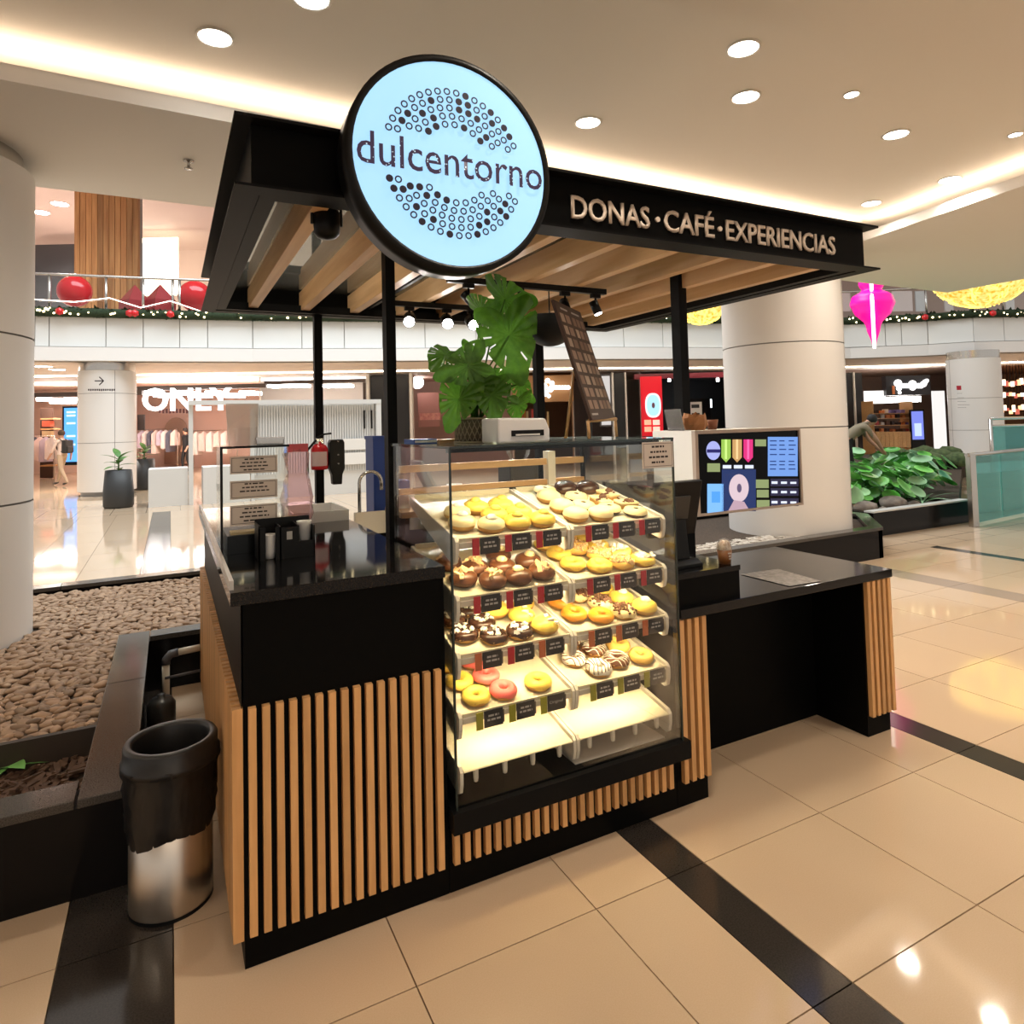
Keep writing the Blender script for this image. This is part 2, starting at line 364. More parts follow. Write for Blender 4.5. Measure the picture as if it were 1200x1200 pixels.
for i, (x, y) in enumerate(cells):
    z = .278+R.uniform(-.006, .012); rz = R.uniform(0, 6.28); sc = R.uniform(.75, 1.25); me = PM[i % 6]
    if i < 290:
        o = link('pebble', me, pl); o.location = (x, y, z); o.rotation_euler = (R.uniform(-.25, .25), R.uniform(-.25, .25), rz); o.scale = (sc, sc, sc)
    else:
        M = Matrix.LocRotScale((x, y, z), Euler((R.uniform(-.25, .25), R.uniform(-.25, .25), rz)), (sc, sc, sc))
        rest.add([M @ v.co for v in me.vertices], [tuple(p.vertices) for p in me.polygons], True)
stuff(rest.o('pebbles', mat('pebbles_mixed', (.26, .16, .095), .75, noise=(14, (.40, .27, .17), 5)), pl))
chips = B()
for i in range(420):
    x, y = R.uniform(-1.25, -.49), R.uniform(.77, 1.29); a = R.uniform(0, 6.28); L = R.uniform(.02, .045)
    M = Matrix.LocRotScale((x, y, .197+R.uniform(0, .015)), Euler((R.uniform(-.4, .4), R.uniform(-.4, .4), a)), (1, 1, 1))
    chips.box(-L, L, -.011, .011, -.005, .005, M)
stuff(chips.o('bark_chips', mat('bark', (.075, .038, .022), .9, noise=(20, (.12, .065, .038))), pl))
gp = B()
for i in range(700):
    x, y = R.uniform(4.0, 6.75), R.uniform(2.72, 3.1)
    if math.hypot(x-6.336, y-3.367) < .71: continue
    M = Matrix.LocRotScale((x, y, .277), Euler((0, 0, R.uniform(0, 6.28))), (R.uniform(.02, .035),)*3); gp.box(-1, 1, -.7, .7, -.5, .6, M)
stuff(gp.o('pebbles', mat('pale_pebble', (.62, .58, .52), .7, noise=(20, (.30, .25, .2))), pl))
def column(name, c, r_, z0, z1, ztop, joints, label, seam=(0,), collar=.9, base=None):
    t = thing(name, label, 'column', (c[0], c[1], 0 if z0 < .1 else .27))
    zs = [z0]+joints+[z1]
    for i, (a, b_) in enumerate(zip(zs, zs[1:])):
        g = .006
        for k, s0 in enumerate(seam):
            s1 = seam[(k+1) % len(seam)]+(2*math.pi if k == len(seam)-1 else 0)
            gg = .006/r_
            B().lathe([(r_, a+g), (r_, b_-g)], (*c, 0), 48 if len(seam) == 1 else 24, True, None, s0+gg, s1-gg).o('cladding_panel', COLM, t)
    B().lathe([(r_-.012, z0), (r_-.012, z1)], (*c, 0), 40).o('core', mat('joint_grey', (.25, .23, .22), .5), t)
    B().lathe([(r_*collar, z1-.01), (r_*collar, ztop)], (*c, 0), 40).o('steel_collar', STEEL if collar < .95 else STEEL, t)
    return t
column('round_column', (-1.68, 3.33), .66, .24, 3.38, 3.5, [1.16, 2.25], 'thick white clad column standing in the pebble bed', (rad(20), rad(200)))
column('round_column', (6.336, 3.367), .675, .24, 3.38, 3.5, [1.47, 2.42], 'thick white clad column behind the menu screen', (rad(-62), rad(118)))
# ================================================================== FAR SIDE OF THE ATRIUM
def hor(px): return 495.7-.02467*(px-600)
PP = [(-160, 15.4), (40, 16.36), (297, 17.9), (450, 18.6), (700, 19.6), (1000, 21.6), (1092, 21.2), (1146, 20.7), (1330, 20.9)]
def lerp(tab, px):
    for (a, da), (b_, db) in zip(tab, tab[1:]):
        if px <= b_: return da+(db-da)*(px-a)/(b_-a)
    return tab[-1][1]
def gpt(px, D, z=0): p = at(px, hor(px), D); return Vector((p.x, p.y, z))
def par(px, off=0): return gpt(px, lerp(PP, px)+off)
ZB, ZT, ZC = 3.8, 4.62, 3.43
def zat(px, py, D): return 1.6+D*(hor(px)-py)/F
par_t = struct(B().o('wall_far', WHITE, None, 0, None)) if False else None
wf = B()
pxs = [-160, 40, 168, 297, 373, 450, 575, 700, 850, 1000, 1092, 1146, 1240, 1330]
for a, b_ in zip(pxs, pxs[1:]): wf.slab(par(a, .05), par(b_, .05), ZC, ZT, .25)
wf = struct(wf.o('wall_far', mat('slab_edge', (.62, .60, .58), .6)))
edges = [-160, -60, 40, 57, 124, 168, 211, 244, 297, 355, 405, 450, 500, 560, 620, 680, 734, 780, 850, 920, 990, 1042, 1061, 1092, 1146, 1182, 1250, 1330]
for a, b_ in zip(edges, edges[1:]):
    pa, pb = par(a), par(b_); d = (pb-pa).normalized()*.012
    B().slab(pa+d, pb-d, ZB, ZT, .045).o('parapet_panel', PANEL, wf)
for a, b_ in zip(pxs, pxs[1:]):
    B().slab(par(a, -.12), par(b_, -.12), ZC, ZB-.03, .1).o('fascia_band', mat('fascia_white', (.82, .80, .78), .4), wf)
# lower soffit, its light line and the upper ceiling
SP = [(-160, 21), (40, 22.4), (300, 23.2), (450, 23.6), (700, 24.6), (1000, 27), (1330, 26.5)]
def sf(px, off=0): return gpt(px, lerp(SP, px)+off)
b = B(); b2 = B(); lt = B()
for a, b_ in zip(pxs, pxs[1:]):
    P = [par(a, .1), par(b_, .1), sf(b_, 9), sf(a, 9)]; b.add([Vector((p.x, p.y, ZC)) for p in P], [(0, 1, 2, 3)])
    P = [par(a, .4), par(b_, .4), sf(b_, 14), sf(a, 14)]; b2.add([Vector((p.x, p.y, 9.6)) for p in P], [(0, 1, 2, 3)]); b2.add([Vector((p.x, p.y, ZT-.05)) for p in P], [(0, 1, 2, 3)])
    lt.slab(sf(a, -2.0), sf(b_, -2.0), ZC-.05, ZC-.02, .06)
struct(b.o('ceiling', mat('soffit_warm', (.70, .63, .57), .7)))
struct(b2.o('ceiling', mat('upper_ceiling', (.66, .55, .50), .8)))
tag(lt.o('linear_light', em('line_light', (1, .86, .66), 9)), 'long warm line of light in the ceiling before the far shops', 'light strip')
for px, py in ((51, 429.5), (67, 433), (1189, 424)):
    downlight(onz(px, py, ZC), .2, 45, 'round downlight in the low ceiling before the far shops', 'downlights before the far shops', ZC, (1, .93, .86))
# upper back wall with lit shopfront pieces
b = B()
for a, b_ in zip(pxs, pxs[1:]): b.slab(sf(a, 6), sf(b_, 6), ZT, 9.7, .2)
struct(b.o('wall_upper', mat('upper_wall', (.66, .54, .49), .7)))
def pxbox(b, px0, px1, D, py0, py1, th=.2, D1=None):
    D1 = D1 or D
    a, c = gpt(px0, D), gpt(px1, D1); return b.slab(a, c, max(0, zat((px0+px1)/2, py1, (D+D1)/2)), zat((px0+px1)/2, py0, (D+D1)/2), th)
def pxo(name, px0, px1, D, py0, py1, m, label=None, cat=None, parent=None, th=.2, D1=None, group=None):
    o = pxbox(B(), px0, px1, D, py0, py1, th, D1).o(name, m, parent)
    if label: tag(o, label, cat, group)
    return o
wc = thing('wooden_column', 'square column clad in upright wooden planks on the upper floor', 'column', gpt(124, 21, ZT))
for i in range(11):
    x0 = 86+76*i/11; pxo('plank', x0+.3, x0+76/11-.3, 20.6+R.uniform(0, .04), 215, 368, PLANK, parent=wc, th=.12)
B().slab(gpt(87, 20.75), gpt(161, 20.75), ZT, 9.6, .3).o('core', mat('joint_grey', (.25, .23, .22), .5), wc)
pxo('shopfront', 40, 86, 26, 284, 372, mat('dark_shopfront', (.05, .05, .055), .3), 'dark glazed shopfront beyond the upper railing', 'shopfront')
lw = thing('light_box', 'bright white panel framed in warm light on the upper wall', 'light box', gpt(185, 26, ZT))
pxo('frame', 160, 209, 25.9, 276, 345, em('lb_frame', (1, .85, .6), 4), parent=lw, th=.05); pxo('panel', 162, 203, 25.8, 282, 322, em('lb_panel', (.86, .86, .85), 1.0), parent=lw, th=.05)
for px, py in ((70, 239), (48, 249)):
    downlight(onz(px, py, 9.6), .26, 300, 'downlight in the upper floor ceiling', 'upper floor downlights', 9.6, (1, .88, .78))
RED = mat('red_balloon', (.62, .012, .02), .12, spec=.6)
for px, py, lab in ((87, 337, 'big glossy red ball behind the upper railing by the wooden column'), (229, 343, 'big glossy red ball behind the upper railing beside the canopy')):
    D = lerp(PP, px)+.95; r_ = .42*D/17.7; t = thing('red_ball', lab, 'ball', gpt(px, D, ZT))
    c = gpt(px, D, zat(px, py+3, D)); B().tube([gpt(px, D, ZT), c], .05, 8).o('stand', STEEL, t); B().lathe([(r_*math.sin(a*math.pi/14), -r_*math.cos(a*math.pi/14)) for a in range(15)], c, 24).o('ball', RED, t)
    B().lathe([(.02, r_-.01), (.06, r_+.03), (.06, r_+.06), (0, r_+.06)], c, 10).o('cap', STEEL, t)
for px, py, s in ((158, 336, .29), (188, 340, .29)):
    c = gpt(px, 18.3, ZT); q = B(); Mx = Matrix.LocRotScale((c.x, c.y, ZT+.34), Euler((0, 0, .5)), (1, 1, 1)); q.box(-s, s, -s, s, -.34, .28, Mx)
    q.add([Mx @ Vector(v) for v in ((-s, -s, .28), (s, -s, .28), (s, s, .28), (-s, s, .28), (0, 0, .75))], [(0, 1, 4), (1, 2, 4), (2, 3, 4), (3, 0, 4)])
    tag(q.o('gift_display', mat('maroon', (.30, .02, .025), .4)), 'maroon house-shaped gift box on the upper floor', 'gift box', 'gift boxes upstairs')
# glass railing of the upper floor
rl = thing('balcony_railing', 'glass railing with steel posts along the far upper floor', 'railing', par(300))
pp = [-160, -60, 57, 124, 168, 203, 211, 297, 355, 405, 450, 500, 560, 620, 680, 734, 780, 850, 920, 990, 1042, 1092, 1146, 1182, 1250, 1330]
for a in pp:
    c = par(a, .15); B().tube([(c.x, c.y, ZT), (c.x, c.y, 5.62)], .035, 6).o('post', STEEL, rl)
for a, b_ in zip(pp, pp[1:]):
    pa, pb = par(a, .16), par(b_, .16); d = (pb-pa).normalized()*.05
    B().slab(pa+d, pb-d, ZT+.06, 5.58, .012).o('glass_pane', RAILG, rl)
B().tube([(*par(a, .15).to_2d(), 5.65) for a in pxs], .035, 6).o('handrail', STEEL, rl)
# garland with fairy lights
GAR = mat('garland_green', (.010, .022, .009), .9, noise=(30, (.025, .045, .016)))
gl = thing('garland', 'dark green garland with fairy lights along the upper parapet', 'garland', par(300, -.05))
b = B(); lb = B(); bw = B()
px = -120.0
while px < 1320:
    c = par(px, -.10)
    for k in range(5):
        a = R.uniform(0, 6.28); e = R.uniform(-.5, 1.2); L = R.uniform(.10, .17); p0 = Vector((c.x+R.uniform(-.06, .06), c.y, ZT+R.uniform(-.06, .10)))
        d = Vector((math.cos(a)*math.cos(e), math.sin(a)*math.cos(e), math.sin(e))); s_ = d.cross(Vector((0, 0, 1))).normalized()*.035
        b.add([p0-s_, p0+d*L*.5-s_*1.5, p0+d*L, p0+d*L*.5+s_*1.5, p0+s_, p0+Vector((0, 0, -.05))], [(0, 1, 2, 3), (0, 3, 4), (0, 4, 5), (0, 5, 1)])
    if R.random() < .34:
        cc = Vector((c.x, c.y, ZT+R.uniform(-.05, .1)))+(CAM-c).normalized()*.12
        M = Matrix.Translation(cc); r_ = R.uniform(.016, .034); lb.lathe([(0, -r_), (r_*.87, -r_*.5), (r_*.87, r_*.5), (0, r_)], cc, 6)
    px += 2.4 if px < 400 else 2.0
b.tube([(*par(a, -.09).to_2d(), ZT+.03) for a in pxs], .12, 8)
stuff(b.o('foliage', GAR, gl)); stuff(lb.o('fairy_lights', em('fairy', (1, .78, .42), 8), gl))
for px in (69, 158, 152, 200, 1035, 1090, 1170):
    c = par(px, -.25); B().lathe([(0, -.1), (.09, -.05), (.09, .05), (0, .1)], (c.x, c.y, ZT+.02), 8).o('red_bow', RED, gl)
st = B().tube([(*par(p, .08).to_2d(), z) for p, z in ((40, 4.98), (87, 4.95), (128, 5.08), (165, 4.85), (200, 5.05), (235, 4.8))], .012, 5)
tag(st.o('string_light', em('string', (1, .85, .7), 5)), 'thin string of light draped across the upper railing', 'string light')
# festive pendants
PINK = mat('magenta', (.85, .005, .30), .35, emit=(1, .0, .32), es=.55)
t = thing('pink_pendant', 'magenta spindle-shaped festive pendant hanging in the atrium', 'pendant', at(1021, 370, 12))
c = at(1021, 330, 12); k = 12/F
prof = [(0, -78*k), (2*k, -76*k), (8*k, -52*k), (21*k, -34*k), (24*k, -26*k), (22*k, -18*k), (11*k, -10*k), (14*k, -3*k), (13*k, 4*k), (8*k, 10*k), (9*k, 16*k), (7*k, 26*k), (2*k, 34*k), (0, 36*k)]
ps = []
for (a0, z0), (a1, z1) in zip(prof, prof[1:]):
    for q in range(4): f_ = q/4; f_ = f_*f_*(3-2*f_); ps.append((a0+(a1-a0)*f_, z0+(z1-z0)*q/4))
ps.append(prof[-1])
B().lathe(ps, c, 8).o('body', PINK, t)
rt = -FW.cross(Vector((0, 0, 1))); fwd = (CAM-c).normalized()
B().tube([c+fwd*(r_+.012)+Vector((0, 0, z)) for r_, z in ps], .03, 5).o('light_rib', em('rib', (1, .9, .75), 3), t)
B().tube([c+Vector((0, 0, 36*k)), c+Vector((0, 0, 8))], .008, 4).o('cord', WHITE, t)
YEL = mat('yellow_weave', (.75, .36, .01), .6, noise=(14, (1, .80, .28), 8), emit=(1, .60, .03), es=.75)
_n = YEL.node_tree; _n.links.new([x for x in _n.nodes if x.type == 'VALTORGB'][0].outputs[0], _n.nodes['Principled BSDF'].inputs['Emission Color'])
for px, py, D, r_, lab in ((1149, 322, 15, 1.0, 'glowing yellow woven dome lamp over the garden side'), (822, 362, 15, .55, 'glowing yellow woven dome lamp seen past the canopy post')):
    c = at(px, py, D); t = thing('yellow_dome_lamp', lab, 'pendant', c)
    B().lathe([(r_*math.cos(a*math.pi/24), -.85*r_*math.sin(a*math.pi/24)+.12) for a in range(13)], c, 32).o('shade', YEL, t)
    B().tube([c, c+Vector((0, 0, 6))], .01, 4).o('cord', WHITE, t)
    web = B()
    for i in range(170):
        a = R.uniform(0, 6.28); e = R.uniform(.05, 1.5); a2 = a+R.uniform(-.35, .35); e2 = min(1.55, max(0, e+R.uniform(-.35, .35)))
        f_ = lambda a_, e_: c+Vector((r_*1.01*math.cos(e_)*math.cos(a_), r_*1.01*math.cos(e_)*math.sin(a_), -.86*r_*math.sin(e_)+.12))
        web.tube([f_(a, e), f_((a+a2)/2, (e+e2)/2), f_(a2, e2)], .012, 4)
    stuff(web.o('woven_strands', em('strand', (1, .72, .12), 2.2), t))
# far columns
t = column('round_column', gpt(126, 17.5).to_2d(), .67, .1, 3.22, 3.43, [1.35, 2.62], 'far white column with an arrow sign beside the dark plant pots', (rad(-72), rad(108)), .97)
B().lathe([(.60, 0), (.60, .11)], (*gpt(126, 17.5).to_2d(), 0), 32).o('steel_base', DSTEEL, t)
c = gpt(115.5, 17.5-.72); xd = Vector((RT.x, RT.y, 0)).normalized()
def P(px, py, D=16.72): p = gpt(px, D, zat(px, py, D)); return p
b = B()
for p0, p1 in (((111, 446.2), (121, 446.2)), ((116.3, 441.5), (121.3, 446.2)), ((116.3, 451), (121.3, 446.2))): b.tube([P(*p0), P(*p1)], .014, 4)
b.o('arrow', INK, t)
b = B()
for i in range(13): pxbox(b, 103+i*2.5, 104.5+i*2.5, 16.72, 455.6, 458.2-R.uniform(0, .6), .01)
b.o('lettering', INK, t)
t = column('round_column', gpt(1143, 20.2).to_2d(), .70, .1, 3.2, 3.43, [1.95-.9, 2.0], 'far white column with a red information sign by the glass railing', (rad(150),), .97)
def P2(px, py): return P(px, py, 19.4)
q = B(); a = P2(1123, 451.5); q.slab(P2(1123, 452), P2(1128, 452), P2(1123, 457).z, P2(1123, 452).z, .02); q.o('red_sign', mat('sign_red', (.45, .01, .03), .5), t)
b = B()
for y in (461, 466, 470.5, 474.5, 477.5):
    for i in range(int(R.uniform(3, 8))): b.tube([P2(1123+i*2, y), P2(1124.3+i*2, y)], .008, 4)
b.o('lettering', mat('grey_ink', (.35, .33, .33), .6), t)
# ================================================================== FAR SHOPS
def shop(px0, px1, depth, col, power, lcol=(1, .93, .88), zl=3.3):
    D0, D1 = lerp(SP, px0), lerp(SP, px1); m = mat('shop_wall_%d' % px0, col, .7)
    a, b_ = gpt(px0, D0), gpt(px1, D1); a2, b2 = gpt(px0, D0+depth), gpt(px1, D1+depth)
    b = B(); b.slab(a2, b2, 0, ZC, .1); b.slab(a, a2, 0, ZC, .05); b.slab(b_, b2, 0, ZC, .05)
    b.add([Vector((p.x, p.y, ZC-.01)) for p in (a, b_, b2, a2)], [(0, 1, 2, 3)])
    struct(b.o('wall_shop', m))
    return D0, D1
def rack(px, D, n, cols, label, h=1.55, wid=1.6, group=None):
    """clothes rail with hanging garments"""
    c = gpt(px, D); t = thing('clothes_rack', label, 'clothes rack', c, group); d = Vector((RT.x, RT.y, 0)).normalized()
    B().tube([c-d*wid/2, c-d*wid/2+Vector((0, 0, h)), c+d*wid/2+Vector((0, 0, h)), c+d*wid/2], .02, 6).o('rail', STEEL, t)
    for i in range(n):
        p = c+d*(-wid/2+wid*(i+.5)/n)+Vector((0, 0, h-.03)); L = R.uniform(.6, 1.0); w_ = wid/n*.42; q = FW.copy(); q.z = 0; q.normalize()
        B().add([p-q*.05, p+q*.05, p-q*.22-d*w_-Vector((0, 0, .15)), p+q*.22+d*w_-Vector((0, 0, .15)), p-q*.24-d*w_-Vector((0, 0, L)), p+q*.24+d*w_-Vector((0, 0, L)), p-q*.22+d*w_-Vector((0, 0, L))],
                [(0, 1, 3, 2), (2, 3, 5, 4), (4, 5, 6), (0, 2, 6), (2, 4, 6), (0, 6, 3, 1), (3, 6, 5)]).o('garment', cols[i % len(cols)], t)
G1 = [mat('cloth_a', (.5, .42, .5), .9), mat('cloth_b', (.75, .66, .62), .9), mat('cloth_c', (.10, .10, .13), .9), mat('cloth_d', (.70, .55, .50), .9)]
DARK = mat('shop_black', (.015, .015, .017), .35)
HEAD = mat('header_brown', (.06, .04, .035), .4)
WEM = em('sign_white', (1, .97, .95), 2.6)
# shop 0, left: shelves and a blue screen
shop(36, 97, 5, (.80, .62, .52), 220)
pxo('shop_header', 36, 166, 22.2, 459, 464, HEAD, 'dark header beam over the shopfront beside the arrow column', 'header', th=.15)
t = thing('display_shelf', 'dark wooden shelf unit inside the shop behind the walking man', 'shelf', gpt(50, 24))
pxo('back_panel', 47, 62, 24.3, 478, 560, mat('dark_brown', (.06, .03, .02), .5), parent=t, th=.05)
for y in (490, 502, 514, 528, 545): pxo('shelf_board', 47, 62, 23.9, y, y+1.6, OAK, parent=t, th=.4)
for i, (y, c_) in enumerate(((500, (.5, .1, .05)), (512, (.6, .5, .3)), (526, (.2, .3, .5)))): pxo('goods', 49, 59, 24.0, y-7, y, mat('goods_%d' % i, c_, .6), parent=t, th=.2)
t = thing('digital_poster', 'tall blue digital poster screen in the shop entrance', 'screen', gpt(84, 23))
pxo('frame', 73, 93, 23.0, 476, 545, BPLA, parent=t, th=.1); pxo('screen', 75, 91, 22.95, 478, 541, em('blue_screen', (.10, .35, .95), 1.3), parent=t, th=.03)
for y in (482, 486, 495, 510, 520): pxo('screen_text', 78, 88, 22.93, y, y+2, em('screen_txt', (.7, .85, 1), 1.5), parent=t, th=.01)
rack(44, 23.3, 6, G1, 'clothes rack beside the shelf unit in the shop left of the arrow column', 1.55, 1.2)
# shop 1: ONLY
shop(160, 304, 6.5, (.74, .55, .47), 380)
pxo('shop_header', 158, 312, 22.5, 451, 456, HEAD, 'dark header beam above the white ONLY letters', 'header', th=.15)
sg = thing('shop_sign', 'large glowing white ONLY letters over a clothing shop', 'sign', P(218, 470, 22.4))
p0 = P(168, 482, 22.3); p1 = P(272, 481, 22.3); xd = (p1-p0); Wd = xd.length
text('letters', 'ONLY', WEM, p0, xd, (0, 0, 1), Wd, .78, sg, .08, .015)
p0 = P(186, 486, 22.35); p1 = P(226, 486, 22.35); b = B()
for i in range(10): pxbox(b, 186+i*4, 188.4+i*4, 22.3, 479, 484.5+R.uniform(-1, 0), .03)
b.o('small_letters', mat('maroon_ink', (.10, .03, .03), .6), sg)
for i in range(7):
    pxo('ceiling_light_panel', 160+i*20, 176+i*20, 23.5, 458+(i % 2)*3, 462+(i % 2)*3, em('shop_panel', (1, .93, .88), 16), 'white light panel in the clothing shop ceiling', 'ceiling light', th=.9, group='light panels of the clothing shop')
rack(186, 26.4, 8, G1, 'clothes rack with lilac and grey garments inside the ONLY shop', 1.7, 1.5)
rack(252, 27.2, 6, [G1[1], G1[3]], 'clothes rack with pale garments deep inside the ONLY shop', 1.6, 1.8)
pxo('wall_poster', 161, 169, 23, 486, 504, DARK, 'small black poster on the pillar by the clothing shop', 'poster', th=.05)
t = thing('arch_mirror', 'arched mirror on the back wall of the ONLY shop', 'mirror', gpt(205, 28.6)); c = gpt(206, 28.6)
d = Vector((RT.x, RT.y, 0)).normalized(); ar = [(-.5, .2), (.5, .2), (.5, 1.6)]+[(.5*math.cos(a), 1.6+.6*math.sin(a)) for a in [math.pi*k/10 for k in range(1, 10)]]+[(-.5, 1.6)]
B().prism(ar, lambda u, v, q: c+d*u+Vector((0, 0, v))+FW*q, 0, .05).o('glass', STEEL, t)
for i in range(3):
    pxo('ceiling_light_panel', 42+i*16, 54+i*16, 23.6, 466+(i % 2)*3, 469.5+(i % 2)*3, MT['shop_panel'], 'white light panel in the ceiling of the shop with the blue screen', 'ceiling light', th=.9, group='light panels of the screen shop')
# shop 2: white shop with arches
shop(306, 432, 5, (.80, .76, .73), 420)
pxo('shop_header', 310, 428.5, 22.9, 445, 449, HEAD, 'dark frame over the white shop behind the ribbed booth', 'header', th=.15)
pxo('frame_post', 426, 429, 23, 448, 560, HEAD, 'slim dark post of the white shop window', 'post', th=.12)
t = thing('window_arch', 'white arch display in the pale shop window behind the booth', 'display', gpt(370, 25)); c = gpt(371, 25.5)
ar = [(1.05*math.cos(a), 1.6+1.0*math.sin(a)) for a in [math.pi*k/14 for k in range(15)]]
ar = [(1.05, 0)]+ar+[(-1.05, 0), (-.9, 0)]+[(.9*math.cos(a), 1.6+.85*math.sin(a)) for a in [math.pi-math.pi*k/14 for k in range(15)]]+[(.9, 0)]
B().prism(ar, lambda u, v, q: c+d*u+Vector((0, 0, v))+FW*q, 0, .15).o('arch', em('arch_glow', (1, .95, .88), 1.5), t)
for a, b_ in ((312, 358), (378, 410)):
    pxo('ceiling_light_panel', a, b_, 24.2, 450, 453, MT['shop_panel'], 'long white light panel in the ceiling of the pale arch shop', 'ceiling light', th=.7, group='light panels of the arch shop')
# dark pier
pxo('dark_pier', 434.5, 479.5, 23.2, 440, 560, DARK, 'black glossy pier between two white shop frames', 'pier', th=.5)
for px in (431.5, 482): pxo('white_pier', px-1.6, px+1.6, 23.0, 436, 560, WHITE, 'slim white shop frame post', 'post', th=.3, group='white shop frame posts')
# shop 3
shop(486, 600, 4, (.62, .42, .36), 240)
pxo('window_panel', 490, 515, 26, 460, 500, mat('dusty_pink', (.42, .2, .17), .7), 'dusty pink panel in the shop behind the plant pot', 'panel', th=.1)
pxo('flower_rail', 492, 516, 24.5, 484, 492, mat('pink_flowers', (.85, .45, .40), .8, noise=(9, (.6, .2, .2))), 'row of pink blossoms in the shop behind the monstera', 'flowers', th=.3)
c = P(490, 448, 25.2); t = thing('globe_lamp', 'round white globe lamp in the shop behind the monstera', 'lamp', c-Vector((0, 0, .24)))
B().lathe([(.24*math.sin(math.pi*k/10), -.24*math.cos(math.pi*k/10)) for k in range(11)], c, 16).o('globe', em('globe_white', (1, .95, .90), 9), t); B().tube([c, Vector((c.x, c.y, ZC))], .01, 5).o('cord', BPLA, t)
# shop 4: brown fascia, white logo
shop(601, 672, 4, (.30, .16, .09), 150, (1, .8, .6))
t = thing('shop_sign', 'brown shop fascia with a glowing white rounded logo', 'sign', gpt(640, 24, 2.6))
pxo('fascia', 601, 673, 24.0, 440, 471, mat('fascia_tan', (.36, .18, .07), .5), parent=t, th=.2)
b = B(); dn = Vector((RT.x, RT.y, 0)).normalized()
def blob(px, py, r_, D=23.9, sx=1):
    c = P(px, py, D); r_ = r_*.72; b.lathe([(r_*math.sin(math.pi*k/8), -r_*math.cos(math.pi*k/8)) for k in range(9)], c, 10)
for px, py, r_ in ((638, 453, .2), (643, 446, .13), (648, 449, .13), (646, 456, .16), (640, 461, .16), (634, 447, .13), (652, 454, .1), (635, 459, .12), (644, 464, .1)): blob(px, py, r_)
for i in range(6): blob(650+i*3.4, 454, .11)
b.o('logo', em('logo_white', (1, .98, .95), 2), t)
for i in range(14):
    pxo('shelf_goods', 602+i*3, 604.4+i*3, 25.2, 478+R.uniform(0, 18), 500, mat('g_%d' % (i % 4), ((.7, .25, .05), (.8, .6, .3), (.15, .05, .03), (.75, .1, .08))[i % 4], .6), 'small colourful packet in the shop under the brown fascia', 'packet', th=.2, group='packets in the brown shop')
# shop 5: grey
shop(673, 752, 5, (.36, .33, .32), 130)
pxo('window_frame', 703, 718, 24.4, 438, 500, mat('frame_grey', (.10, .09, .09), .4), 'grey framed window of the dim shop', 'window', th=.1)
pxo('window_pane', 705, 716, 24.35, 440.5, 498, em('pane_glow', (.75, .70, .66), .7), 'lit pane in the grey framed window', 'window', th=.02)
pxo('dark_pier', 721, 733, 24.3, 437, 600, DARK, 'narrow black pier left of the red donut banner', 'pier', th=.3)
for px in (719.6, 734.6): pxo('white_pier', px-.9, px+.9, 24.2, 436, 600, WHITE, 'slim white shop frame post', 'post', th=.3, group='white shop frame posts')
pxo('display_shelf', 687, 694, 24.6, 492, 512, DARK, 'small dark shelf of shoes in the dim shop', 'shelf', th=.3)
# shop 6: red banner
shop(753, 856, 6, (.045, .045, .05), 120)
t = thing('red_banner', 'tall red shop banner with a pale blue donut shape', 'banner', gpt(764, 23.8))
pxo('banner', 752, 777, 23.9, 441, 511, mat('banner_red', (.62, .006, .02), .5, emit=(.7, .005, .02), es=.35), parent=t, th=.06)
c = P(766, 475, 23.84)
def disc(c, rx, rz, th, n=28, sq=2.0):
    pts = []
    for k in range(n):
        a = 2*math.pi*k/n; ca, sa = math.cos(a), math.sin(a); q = (abs(ca)**sq+abs(sa)**sq)**(-1/sq); pts.append((rx*q*ca, rz*q*sa))
    return B().prism(pts, lambda u, v, q_: c+d*u+Vector((0, 0, v))+FW*q_, 0, th)
disc(c, .28, .44, .02, sq=2.6).o('white_shape', em('dn_white', (.95, .97, 1), 1.0), t)
disc(c-FW*.02, .23, .38, .02, sq=2.4).o('blue_shape', em('dn_blue', (.45, .78, .95), .9), t)
disc(c-FW*.04, .055, .10, .02).o('donut_hole', mat('dn_hole', (.25, .12, .2), .6), t)
for i in range(4): pxo('print_block', 755+(i % 2)*10, 763+(i % 2)*10, 23.85, 492+8*(i//2), 498+8*(i//2), mat('pb_%d' % (i % 2), ((.95, .55, .4), (.95, .75, .65))[i % 2], .5, emit=((.95, .45, .3), (.95, .7, .6))[i % 2], es=.5), parent=t, th=.01)
pxo('shop_header', 745, 856, 24.2, 437, 443, mat('header_red', (.22, .02, .04), .3), 'dark red header over the black shop', 'header', th=.15)
pxo('glow_panel', 806, 835, 29.5, 468, 478, em('bk_glow', (.9, .97, 1), 2.0), 'white glow behind the black counter sign', 'light box', th=.05)
pxo('black_sign', 803, 833, 29.3, 467, 492, DARK, 'black sign panel at the back of the black shop', 'sign', th=.06)
t = thing('white_machine', 'white upright vending display in the black shop', 'machine', gpt(815, 26))
pxo('cabinet', 808, 823, 26, 471, 503, WHITE, parent=t, th=.6); pxo('dark_window', 811, 820, 25.97, 474, 478, DARK, parent=t, th=.04); pxo('goods_window', 811, 820, 25.97, 484, 497, mat('dark_brown', (.06, .03, .02), .5), parent=t, th=.04)
for px in (770, 785, 800, 842): pxo('track_spot', px, px+2.5, 24.32, 443, 447, em('spot_w', (1, .98, .95), 8), 'small white spotlight under the red header', 'spotlight', th=.1, group='spots of the black shop')
